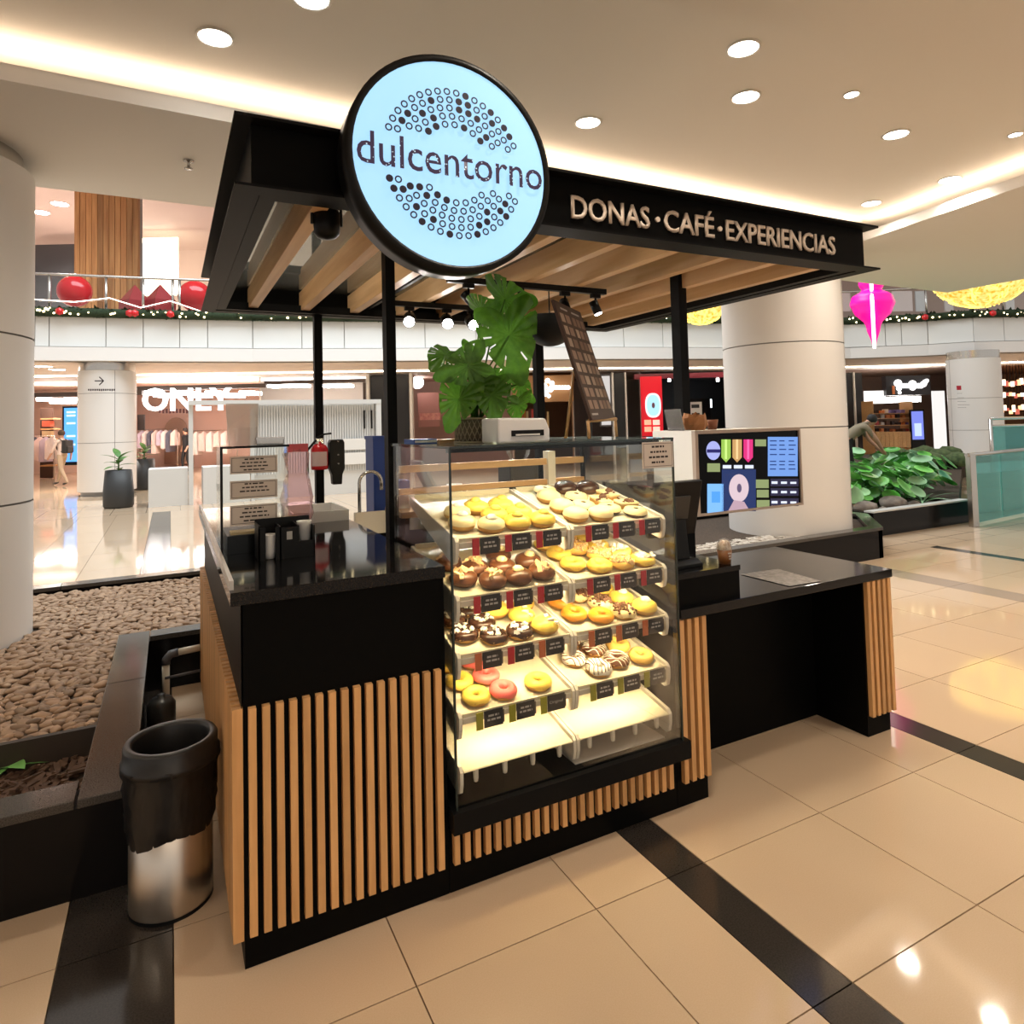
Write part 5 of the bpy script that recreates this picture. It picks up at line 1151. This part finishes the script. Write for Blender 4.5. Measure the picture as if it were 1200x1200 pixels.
track('rear lighting track with glaring spots facing the customers', (xb[0]-.12, yb, 2.3), (xb[3]+.2, yb, 2.3), [((x-(xb[0]-.12))/(xb[3]+.2-xb[0]+.12), (-.35+.1*i, -.9, -.45), True, 22) for i, x in enumerate(xb)])
mv = thing('moving_head_spot', 'black round spotlight clamped to the first rafter inside the canopy', 'spotlight', (.30, .10, 2.33)); mc = ony(383, 264, .10)
B().box(mc.x-.03, mc.x+.03, .07, .13, 2.31, 2.332).o('clamp', BPLA, mv)
B().lathe([(0, -.050), (.030, -.044), (.042, -.030), (.045, .0), (.045, .040), (.038, .055), (0, .058)], mc, 24).o('head', BPLA, mv)
B().tube([mc+Vector((-.049, 0, .0)), mc+Vector((-.049, 0, .06)), mc+Vector((0, 0, .075)), mc+Vector((.049, 0, .06)), mc+Vector((.049, 0, 0))], .006, 6).o('yoke', BPLA, mv)
pd = at(644, 372, 3.75); pn = thing('black_pendant', 'black bowl shade hanging by the rear canopy post', 'lamp', (pd.x, pd.y, pd.z-.13))
B().lathe([(.165*math.cos(a*math.pi/20), -.165*math.sin(a*math.pi/20)) for a in range(11)], pd, 28).o('shade', BPLA, pn); B().tube([pd+Vector((0, 0, -.16)), Vector((pd.x, pd.y, 2.34))], .004, 5).o('cord', BPLA, pn)
# ================================================================== LEFT COUNTER THINGS
CT = 1.113
gc = thing('counter_glass_case', 'small open glass display case on the left worktop', 'display case', (.11, .78, CT)); gx0, gx1, gy0, gy1, gz = -.012, .235, .625, .98, 1.528
for nm, a in (('front_pane', (gx0, gx1, gy0, gy0+.004)), ('side_pane', (gx0, gx0+.004, gy0, gy1)), ('side_pane', (gx1-.004, gx1, gy0, gy1))): B().box(*a, CT, gz).o(nm, GLS, gc)
B().box(gx0-.004, gx1+.004, gy0-.004, gy1, gz, gz+.006).o('top_pane', GLS, gc)
b = B(); b.box(gx0-.006, gx0+.003, gy0-.005, gy0+.004, CT, gz+.007); b.box(gx0-.006, gx1+.004, gy0-.006, gy0+.001, gz-.001, gz+.008); b.o('edge_trim', BPLA, gc)
B().box(gx0+.02, gx1-.02, gy0+.03, gy1-.05, CT, CT+.07).o('inner_tray', BPLA, gc); B().box(gx0+.035, gx1-.05, gy0+.05, gy0+.12, CT+.07, CT+.08).o('wafer', mat('wafer', (.75, .55, .28), .7), gc)
for i, (y0, y1, lab) in enumerate(((532, 553, 'uppermost'), (560, 582, 'middle'), (588, 612, 'lowest'))):
    notice('shelf_notice', 269.5, y0+1, 325, y1, gy0-.006, '%s of three framed notices on the small glass case' % lab, RW[:4 if i != 1 else 3])
sb = thing('steel_box', 'small brushed steel tin standing on the glass case', 'tin', (.16, .80, gz+.006)); B().box(.13, .24, .76, .84, gz+.006, gz+.035).o('tin', STEEL, sb, .004); B().box(.128, .242, .758, .842, gz+.028, gz+.038).o('lid', STEEL, sb)
nh = thing('cup_dispenser', 'black cup and napkin organiser on the left worktop', 'organiser', (.20, .45, CT))
x0, x1 = onz(301, 655, CT).x, onz(371, 652, CT).x
b = B(); yy = .44
for q_ in ((x0, x1, yy+.12, yy+.125, .14), (x0, x0+.005, yy, yy+.12, .13), (x1-.005, x1, yy, yy+.12, .115), (x0+.075, x0+.08, yy, yy+.12, .12), (x0+.14, x0+.145, yy, yy+.12, .12), (x0+.08, x0+.14, yy, yy+.005, .115), (x0+.145, x1, yy, yy+.005, .06), (x0, x0+.025, yy, yy+.005, .12), (x0+.06, x0+.08, yy, yy+.005, .12)): b.box(q_[0], q_[1], q_[2], q_[3], CT, CT+q_[4])
b.o('body', BPLA, nh); B().box(x0+.10, x0+.12, yy-.002, yy, CT+.07, CT+.10).o('label', mat('label_grey', (.4, .4, .4), .6), nh)
cpw = thing('paper_cup', 'white paper cup stack in the black organiser', 'cup', (x0+.042, yy+.03, CT)); B().lathe([(0, 0), (.019, 0), (.021, .02), (.0215, .022), (.026, .085), (.028, .09), (.024, .09), (.02, .01), (0, .01)], (x0+.042, yy+.03, CT+.002), 20).o('cups', WHITE, cpw)
cp2 = thing('paper_cup', 'tall white paper cup in the open compartment of the black organiser', 'cup', (x1-.03, yy+.06, CT)); B().lathe([(0, 0), (.02, 0), (.027, .12), (.029, .125), (.024, .125), (.018, .01), (0, .01)], (x1-.03, yy+.06, CT+.002), 20).o('cups', WHITE, cp2)
ty = thing('white_tray', 'shallow white serving tray on the left worktop', 'tray', (.50, 1.5, CT)); b = B(); b.box(.36, .645, 1.33, 1.72, CT, CT+.008)
for q_ in ((.36, .645, 1.33, 1.34), (.36, .645, 1.71, 1.72), (.36, .37, 1.34, 1.71), (.635, .645, 1.34, 1.71)): b.box(*q_, CT+.008, CT+.055)
b.o('tray', WHITE, ty)
kb = thing('pastry_box', 'low kraft cardboard box of pastries on the left worktop', 'box', (.30, 1.15, CT)); b = B()
x0 = .24
for q_ in ((.22, .36, 1.08, 1.085), (.22, .36, 1.215, 1.22), (.22, .225, 1.085, 1.215), (.355, .36, 1.085, 1.215)): b.box(*q_, CT+.004, CT+.06)
b.box(.22, .36, 1.08, 1.22, CT, CT+.004); b.o('box', mat('kraft_light', (.50, .30, .12), .7), kb)
for i in range(4): me = ico(2, .028, .024, .02, 20+i); me.materials.append(DOUGH); o = link('pastry', me, kb); o.location = (.255+.06*(i % 2), 1.12+.06*(i//2), CT+.045)
# pink plastic bag hung on a stand
pb_ = thing('plastic_bag', 'translucent pink plastic bag bundle hanging over the left worktop', 'bag', (.34, 1.3, CT)); b = B(); vs = []; n = 16; bc_ = Vector((.375, 1.272, CT))
for z, r_ in ((.0, .055), (.06, .07), (.14, .075), (.22, .062), (.27, .045), (.31, .055), (.36, .06), (.40, .045)):
    for k in range(n): a = 2*math.pi*k/n; q_ = r_*(1+.16*math.sin(5*a+z*30)+.05*R.uniform(-1, 1)); vs.append((bc_.x+q_*math.cos(a), bc_.y+.6*q_*math.sin(a), CT+z))
b.add(vs, [(j*n+k, j*n+(k+1) % n, (j+1)*n+(k+1) % n, (j+1)*n+k) for j in range(7) for k in range(n)], True).o('bag', glass('pink_film', (.97, .80, .82), .6, .22, (.85, .60, .60)), pb_)
B().box(bc_.x-.05, bc_.x+.05, bc_.y-.03, bc_.y-.028, CT+.37, CT+.41).o('red_print', mat('bag_red', (.8, .12, .14), .5), pb_)
# extinguisher and soap dispenser on the rear post
ex = ony(374, 550, 2.06); et = ony(374, 521, 2.06)
fe = thing('fire_extinguisher', 'red fire extinguisher hanging on the rear canopy post', 'extinguisher', (ex.x, 2.04, ex.z)); hgt = et.z-ex.z
B().lathe([(0, 0), (.048, 0), (.052, .01), (.052, hgt*.82), (.040, hgt*.97), (.018, hgt*1.04), (.016, hgt*1.12), (0, hgt*1.12)], (ex.x, 2.045, ex.z), 24).o('cylinder', mat('ext_red', (.62, .012, .02), .3), fe)
B().lathe([(.0525, hgt*.15), (.0525, hgt*.72)], (ex.x, 2.045, ex.z), 24, True, None, rad(200), rad(320)).o('label', mat('ext_label', (.78, .58, .58), .5), fe)
tz = ex.z+hgt*1.12
B().box(ex.x-.02, ex.x+.02, 2.03, 2.06, tz-.01, tz+.02).o('valve', STEEL, fe); B().tube([(ex.x-.02, 2.045, tz+.02), (ex.x+.03, 2.045, tz+.045), (ex.x+.075, 2.045, tz+.05)], .006, 6).o('lever', BPLA, fe); B().tube([(ex.x-.02, 2.045, tz+.01), (ex.x-.075, 2.03, tz-.05), (ex.x-.075, 2.03, tz-.2)], .008, 6).o('hose', BPLA, fe)
B().box(ex.x-.02, ex.x+.03, 2.085, 2.10, ex.z+.06, ex.z+.10).o('wall_bracket', BPLA, fe)
dx0, dx1, dz0, dz1 = ony(384.5, 567, 2.08).x, ony(402, 567, 2.08).x, ony(393, 567, 2.08).z, ony(393, 515, 2.08).z
sd_ = thing('soap_dispenser', 'tall black wall soap dispenser beside the fire extinguisher', 'dispenser', ((dx0+dx1)/2, 2.05, dz0)); xm = (dx0+dx1)/2; ww = dx1-dx0
B().prism([(-ww*.30, 0), (ww*.30, 0), (ww*.34, .06), (ww*.5, .10), (ww*.5, dz1-dz0-.02), (ww*.4, dz1-dz0), (-ww*.4, dz1-dz0), (-ww*.5, dz1-dz0-.02), (-ww*.5, .10), (-ww*.34, .06)], lambda u, v, d_: Vector((xm+u, d_, dz0+v)), 2.02, 2.09).o('body', BPLA, sd_, .005)
for z in (.13, .185, .27): B().lathe([(0, 0), (.006, 0), (.006, .004), (0, .004)], (xm+.005, 2.018, dz0+z), 10, True, MX).o('button', STEEL, sd_)
B().box(.675, xm+.02, 2.09, 2.14, dz0+.12, dz0+.2).o('mount', BPLA, sd_)
# ================================================================== BIN AND PIPES
bn = thing('trash_bin', 'steel pedal-less bin with a black liner and rim between planter and counter', 'bin', (-.175, .48, 0)); bc0 = (-.189, .448, 0)
B().lathe([(0, 0), (.128, 0), (.130, .008), (.130, .40), (.126, .40), (.126, .02), (0, .02)], bc0, 40).o('steel_body', mat('bin_steel', (.72, .66, .58), .36, 1), bn); B().lathe([(.131, .0), (.131, .012)], bc0, 40).o('foot_ring', BPLA, bn)
b = B(); vs = []; n = 60; rows_ = [(.262, .1315), (.285, .138), (.32, .142), (.36, .140), (.40, .147), (.44, .143), (.47, .150), (.485, .152)]
for j, (z, r_) in enumerate(rows_):
    for k in range(n):
        a = 2*math.pi*k/n; q_ = r_+.004*math.sin(9*a+3*z*20)*(1 if j else 0)+.003*math.sin(23*a+j); zz = z+(.016*math.sin(3*a)+.02*math.sin(a+.6) if j == 0 else .005*math.sin(7*a+j)); vs.append((bc0[0]+q_*math.cos(a), bc0[1]+q_*math.sin(a), zz))
b.add(vs, [(j*n+k, j*n+(k+1) % n, (j+1)*n+(k+1) % n, (j+1)*n+k) for j in range(len(rows_)-1) for k in range(n)], True).o('bin_liner', mat('liner_black', (.008, .008, .009), .35), bn)
B().lathe([(.118, .40), (.118, .535), (.124, .545), (.142, .545), (.148, .535), (.148, .495), (.155, .49), (.155, .47), (.14, .468)], bc0, 48).o('rim', mat('rim_black', (.014, .014, .015), .38), bn)
B().lathe([(0, .06), (.10, .065), (.122, .12), (.123, .40), (.119, .47)], bc0, 36).o('liner_inside', MT['liner_black'], bn)
PVC = mat('pvc_pipe', (.62, .56, .46), .5); pg = thing('drain_pipe', 'beige and grey plastic drain pipe leaving the counter side', 'pipe', (-.2, 2.28, 0))
B().tube([(-.032, 2.28, .30), (-.15, 2.28, .293)], .020, 12).o('pipe', PVC, pg); B().tube([(-.15, 2.28, .293), (-.19, 2.28, .288), (-.212, 2.28, .262), (-.215, 2.28, .235)], .024, 12).o('elbow', mat('elbow_grey', (.09, .09, .10), .5), pg); B().tube([(-.215, 2.28, .235), (-.215, 2.28, .0)], .020, 12).o('pipe', PVC, pg); B().tube([(-.032, 2.2, .19), (-.22, 2.2, .18)], .008, 8).o('hose', mat('elbow_grey', (.09, .09, .10), .5), pg)
tk = B().lathe([(0, 0), (.065, 0), (.07, .02), (.07, .13), (.05, .16), (.02, .165), (.02, .18), (0, .18)], (-.235, 1.95, 0), 20).o('water_canister', mat('canister', (.03, .028, .026), .35)); tag(tk, 'dark plastic canister on the floor by the drain pipe', 'canister')
cbx = thing('cardboard_box', 'beige flat box on the floor behind the bin', 'box', (-.11, 1.6, 0)); B().box(-.155, -.032, 1.35, 1.85, 0, .05).o('box', mat('beige_box', (.42, .36, .28), .7), cbx, .006); B().box(-.150, -.04, 1.36, 1.84, .05, .056).o('flap', mat('beige_flap', (.46, .40, .32), .7), cbx)
# small plant at bed front
gp_ = thing('ground_plant', 'small bright green leafy plant in the dark bark bed', 'plant', (-.86, .98, .2)); lm = simple_leaf(.15, .045, .5); lm.materials.append(mat('fresh_green', (.20, .48, .12), .5))
for i in range(9): o = link('leaf', lm, gp_); o.location = onz(6, 905, .2)+Vector((-.01, .03, .0)); o.rotation_euler = (.5+.1*(i % 3), 0, i*.75)
gp_.location = onz(6, 905, .2)+Vector((-.01, .03, 0))
for o in gp_.children: o.matrix_parent_inverse = WORLDM(gp_).inverted()
# ================================================================== PEOPLE
def skin_person(name, label, pos, face, joints, edges, mats, pick, hair=None):
    """joints {k:(x,y,z,r)} in metres, y forward; face = heading angle (rad)"""
    keys = list(joints); me = bpy.data.meshes.new(name); me.from_pydata([joints[k][:3] for k in keys], [(keys.index(a), keys.index(b_)) for a, b_ in edges], [])
    o = bpy.data.objects.new(name, me); COL.objects.link(o); o.modifiers.new('skin', 'SKIN'); sv = me.skin_vertices[0].data
    for i, k in enumerate(keys): r_ = joints[k][3]; sv[i].radius = (r_, r_) if not isinstance(r_, tuple) else r_; sv[i].use_root = (k == 'pel')
    ss = o.modifiers.new('sub', 'SUBSURF'); ss.levels = 2; ss.render_levels = 2; bpy.context.view_layer.update()
    m2 = bpy.data.meshes.new_from_object(o.evaluated_get(bpy.context.evaluated_depsgraph_get())); bpy.data.objects.remove(o)
    m2.materials.clear()
    for m_ in mats: m2.materials.append(m_)
    for p in m2.polygons: p.material_index = pick(p.center); p.use_smooth = True
    t = thing('person', label, 'person', pos); t.rotation_euler = (0, 0, face); bo = bpy.data.objects.new('body', m2); COL.objects.link(bo); bo.parent = t
    if hair:
        h = B().lathe([(0, .115), (.05, .105), (.088, .065), (.098, .02), (.094, -.03), (.07, -.06)], joints['head'][:3], 16).o('hair', hair); h.parent = t; h.location = (0, -.012, .02)
    return t
SKIN = mat('skin', (.50, .27, .18), .6); HAIRD = mat('hair_dark', (.012, .009, .008), .7); HAIRB = mat('hair_brown', (.07, .04, .025), .7)
def body(stride=.0, lean=0, armL=None, armR=None, bend=0):
    J = dict(pel=(0, 0, .95, .13), bel=(0, .0, 1.08, .125), che=(0, .01+lean*.6, 1.30, (.15, .12)), nk=(0, .02+lean, 1.46, .055), head=(0, .04+lean*1.1, 1.60, .085), top=(0, .03+lean*1.1, 1.67, .075), nose=(0, .125+lean*1.1, 1.59, .018))
    for s, n in ((1, 'l'), (-1, 'r')):
        f = s*stride
        J['hip'+n] = (s*.09, 0, .90, .09); J['kn'+n] = (s*.10, .16*f+.05, .50, .06); J['an'+n] = (s*.10, .38*f-.02, .09+(.03 if f < 0 else 0), .04); J['toe'+n] = (s*.11, .38*f+.15, .045, .035)
        J['sh'+n] = (s*.18, .01+lean, 1.40, .062); A_ = (armL if s > 0 else armR) or ((s*.23, -.02-f*.12+lean*.7, 1.13), (s*.22, .08-f*.22+lean*.7, .90))
        J['el'+n] = (*A_[0], .045); J['wr'+n] = (*A_[1], .030); d_ = (Vector(A_[1])-Vector(A_[0])).normalized(); hp = Vector(A_[1])+d_*.07; J['pa'+n] = (*hp, (.032, .02))
        for q_ in range(4): e_ = hp+d_*(.06-.008*abs(q_-1))+Vector((0, (q_-1.5)*.018, 0)); J['f%d%s' % (q_, n)] = (*e_, .009)
        th_ = Vector(A_[1])+d_*.045+Vector((0, .045, 0)); J['th'+n] = (*th_, .009)
    E_ = [('pel', 'bel'), ('bel', 'che'), ('che', 'nk'), ('nk', 'head'), ('head', 'top'), ('head', 'nose')]
    for n in 'lr': E_ += [('pel', 'hip'+n), ('hip'+n, 'kn'+n), ('kn'+n, 'an'+n), ('an'+n, 'toe'+n), ('che', 'sh'+n), ('sh'+n, 'el'+n), ('el'+n, 'wr'+n), ('wr'+n, 'pa'+n), ('pa'+n, 'th'+n)]+[('pa'+n, 'f%d%s' % (q_, n)) for q_ in range(4)]
    return J, E_
J, E_ = body(.8); wp = gpt(73, 20.7); hd = math.atan2(RT.y, RT.x)-math.pi/2
shirt = mat('shirt_pale', (.62, .50, .44), .8); khaki = mat('khaki', (.42, .32, .22), .8); shoe = mat('shoe_black', (.02, .02, .02), .5)
pk_ = lambda c_: 3 if c_.z < .10 else 1 if c_.z < .97 and abs(c_.x) < .19 else 2 if c_.z < 1.47 and (c_.z > 1.0 or abs(c_.x) < .19) and not (abs(c_.x) > .16 and c_.z < 1.02) else 0
skin_person('walker', 'man in pale shirt and khaki trousers walking past the far shop', wp, math.atan2(RT.y, RT.x)-math.pi/2+math.pi, J, E_, [SKIN, khaki, shirt, shoe], pk_, HAIRB) if False else skin_person('walker', 'man in pale shirt and khaki trousers walking past the far shop', wp, math.atan2(RT.y, RT.x)-math.pi/2+rad(165), J, E_, [SKIN, khaki, shirt, shoe], pk_, HAIRB)
bpk = thing('backpack', 'black backpack worn by the walking man', 'backpack', wp+Vector((0, 0, 1.0))); Mb = Matrix.Translation(wp) @ Matrix.Rotation(math.atan2(RT.y, RT.x)-math.pi/2+rad(165), 4, 'Z')
B().box(-.15, .15, -.29, -.12, 1.0, 1.42, Mb).o('bag', shoe, bpk, .04); B().box(-.11, .11, -.34, -.28, 1.03, 1.22, Mb).o('pocket', shoe, bpk, .02)
for s in (-.1, .1): B().tube([Mb @ Vector(v) for v in ((s, -.13, 1.38), (s, .02, 1.455), (s, .14, 1.32), (s, .08, 1.12), (s, -.1, 1.05))], .018, 6).o('strap', shoe, bpk)
J, E_ = body(.25); blackc = mat('black_clothes', (.012, .012, .014), .8)
skin_person('shopper', 'man in dark clothes standing inside the ONLY shop', gpt(218, 26.0), math.atan2(FW.y, FW.x)-math.pi/2+rad(150), J, E_, [SKIN, blackc, blackc, shoe], pk_, HAIRD)
# gardener bending over the bed
J, E_ = body(.15, .0, ((.21, .52, .98), (.13, .66, .76)), ((-.21, .50, .98), (-.09, .68, .76)))
for k in J:
    pass
def bendf(v):
    x, y, z = v[:3]
    return v
Jb = {}
for k, v in J.items():
    x, y, z = v[:3]
    if k in ('bel',): y, z = .08, 1.05
    elif k == 'che': y, z = .27, 1.20
    elif k == 'nk': y, z = .42, 1.29
    elif k == 'head': y, z = .53, 1.36
    elif k == 'top': y, z = .56, 1.43
    elif k == 'nose': y, z = .62, 1.31
    elif k in ('shl', 'shr'): y, z = .36, 1.24
    Jb[k] = (x, y, z, v[3])
gpk = lambda c_: 3 if c_.z < .10 else 1 if c_.z < 1.0 and c_.y < .3 else 2 if c_.z > 1.02 and c_.y < .45 and c_.z < 1.34 else 0
gp2 = gpt(989, 12.3)
gr = skin_person('gardener', 'person in olive shirt bending forward to tend the garden plants', (gp2.x, gp2.y, .26), math.atan2(RT.y, RT.x)-math.pi/2+rad(-10), Jb, E_, [SKIN, blackc, mat('olive_shirt', (.22, .18, .12), .8), shoe], gpk, HAIRD)
for o_ in gr.children:
    if o_.name.startswith('hair'): o_.rotation_euler = (0, 0, 0); o_.location = (0, .0, .02)
# ================================================================== MORE SMALL THINGS
gs = thing('counter_guard', 'pale metal guard strip with slots along the outer edge of the left worktop', 'guard', (-.026, 1.1, CT)); B().box(-.031, -.019, .02, 2.38, CT, CT+.028).o('strip', mat('guard_metal', (.62, .60, .58), .3), gs)
for y in (2.02, 2.2): B().box(-.0315, -.0185, y, y+.10, CT+.012, CT+.022).o('slot', BPLA, gs)
wb = thing('white_bag', 'white paper carrier bag standing on the small glass case', 'bag', (.07, .80, gz+.006)); b = B(); vs = []; n = 4
a_ = ony(268, 517, .80); c_ = ony(301, 470, .80)
x0, x1, zt = a_.x, c_.x, c_.z
for z, k, d in ((gz+.006, 0, .03), (gz+.08, .004, .035), (zt-.01, .010, .012)): vs += [(x0-k, .80-d, z), (x1+k*.5, .80-d*.7, z), (x1+k*.5, .80+d, z), (x0-k, .80+d*.8, z)]
b.add(vs, [(j*4+k, j*4+(k+1) % 4, j*4+4+(k+1) % 4, j*4+4+k) for j in range(2) for k in range(4)]+[(0, 1, 2, 3)]); b.o('bag', glass('bag_white', (.93, .90, .88), .3, .55, (.90, .86, .82)), wb)
bb = thing('blue_crate', 'blue plastic crate on the back counter beyond the front post', 'crate', (.95, 2.25, .96))
x0, x1 = ony(435, 530, 2.2).x, ony(449, 530, 2.2).x; B().box(x0, x1, 2.15, 2.35, .96, ony(440, 512, 2.15).z).o('crate', mat('crate_blue', (.015, .06, .32), .5), bb, .006); B().box(x0-.004, x1+.004, 2.145, 2.355, ony(440, 515, 2.15).z, ony(440, 511, 2.15).z).o('rim', mat('crate_blue', (.015, .06, .32), .5), bb)
# equipment on the staff shelf behind the donut case
ss = thing('staff_shelf', 'light wooden staff shelf behind the donut case', 'shelf', (1.2, .8, 0)); B().box(.72, 1.62, .66, .92, 1.19, 1.215).o('board', OAK, ss)
for x in (.74, 1.59): B().box(x, x+.02, .68, .90, 0, 1.19).o('leg', BLKM, ss)
tbt = thing('tablet_stand', 'grey tablet tilted on a stand behind the donut case', 'tablet', (.86, .78, 1.215)); Mt = Matrix.Translation((.88, .76, 1.33)) @ Matrix.Rotation(rad(-28), 4, 'Y'); B().box(-.008, .008, -.08, .08, -.11, .12, Mt).o('tablet', mat('tablet_grey', (.20, .19, .19), .3), tbt, .004); B().box(.83, .95, .72, .82, 1.215, 1.235).o('foot', STEEL, tbt)
kt = thing('milk_jug', 'white ceramic jug on the staff shelf', 'jug', (1.02, .78, 1.215)); B().lathe([(0, 0), (.04, 0), (.045, .03), (.035, .08), (.038, .10), (.033, .10), (.03, .01), (0, .01)], (1.02, .78, 1.215), 20).o('body', WHITE, kt); B().tube([(1.055, .78, 1.30), (1.085, .78, 1.29), (1.085, .78, 1.25), (1.06, .78, 1.24)], .006, 6).o('handle', WHITE, kt)
cmx = thing('espresso_grinder', 'dark grinder machine on the staff shelf', 'grinder', (1.38, .80, 1.215)); B().box(1.30, 1.46, .73, .88, 1.215, 1.40).o('body', mat('dark_grey_plastic', (.03, .03, .03), .3), cmx, .01); B().lathe([(.03, 0), (.06, .05), (.06, .07), (0, .07)], (1.38, .80, 1.40), 18).o('hopper', RAILG, cmx)
wbx = thing('blue_box', 'blue carton on the staff shelf beside the left glass', 'carton', (.76, .86, 1.215)); B().box(.725, .80, .80, .90, 1.215, 1.30).o('carton', mat('carton_white', (.6, .6, .62), .5), wbx); B().box(.722, .803, .797, .903, 1.30, 1.345).o('lid', MT['crate_blue'], wbx)
# posters on the upper floor, right
for i, (a, c, m_) in enumerate(((992, 1003, (.80, .62, .60)), (1012, 1026, (.80, .78, .75)), (1052, 1076, (.85, .74, .72)), (1080, 1092, (.72, .74, .76)), (1114, 1124, (.75, .70, .68)), (1186, 1196, (.78, .77, .76)))):
    o = pxo('wall_poster', a, c, 25.6, 340, 364, mat('poster_up_%d' % i, m_, .6), '%s poster panel on the upper wall beyond the garland' % ('pink tinted', 'white', 'blush', 'pale blue', 'sand', 'light grey')[i], 'poster', th=.06)

gr.scale = (.9, .9, .9)
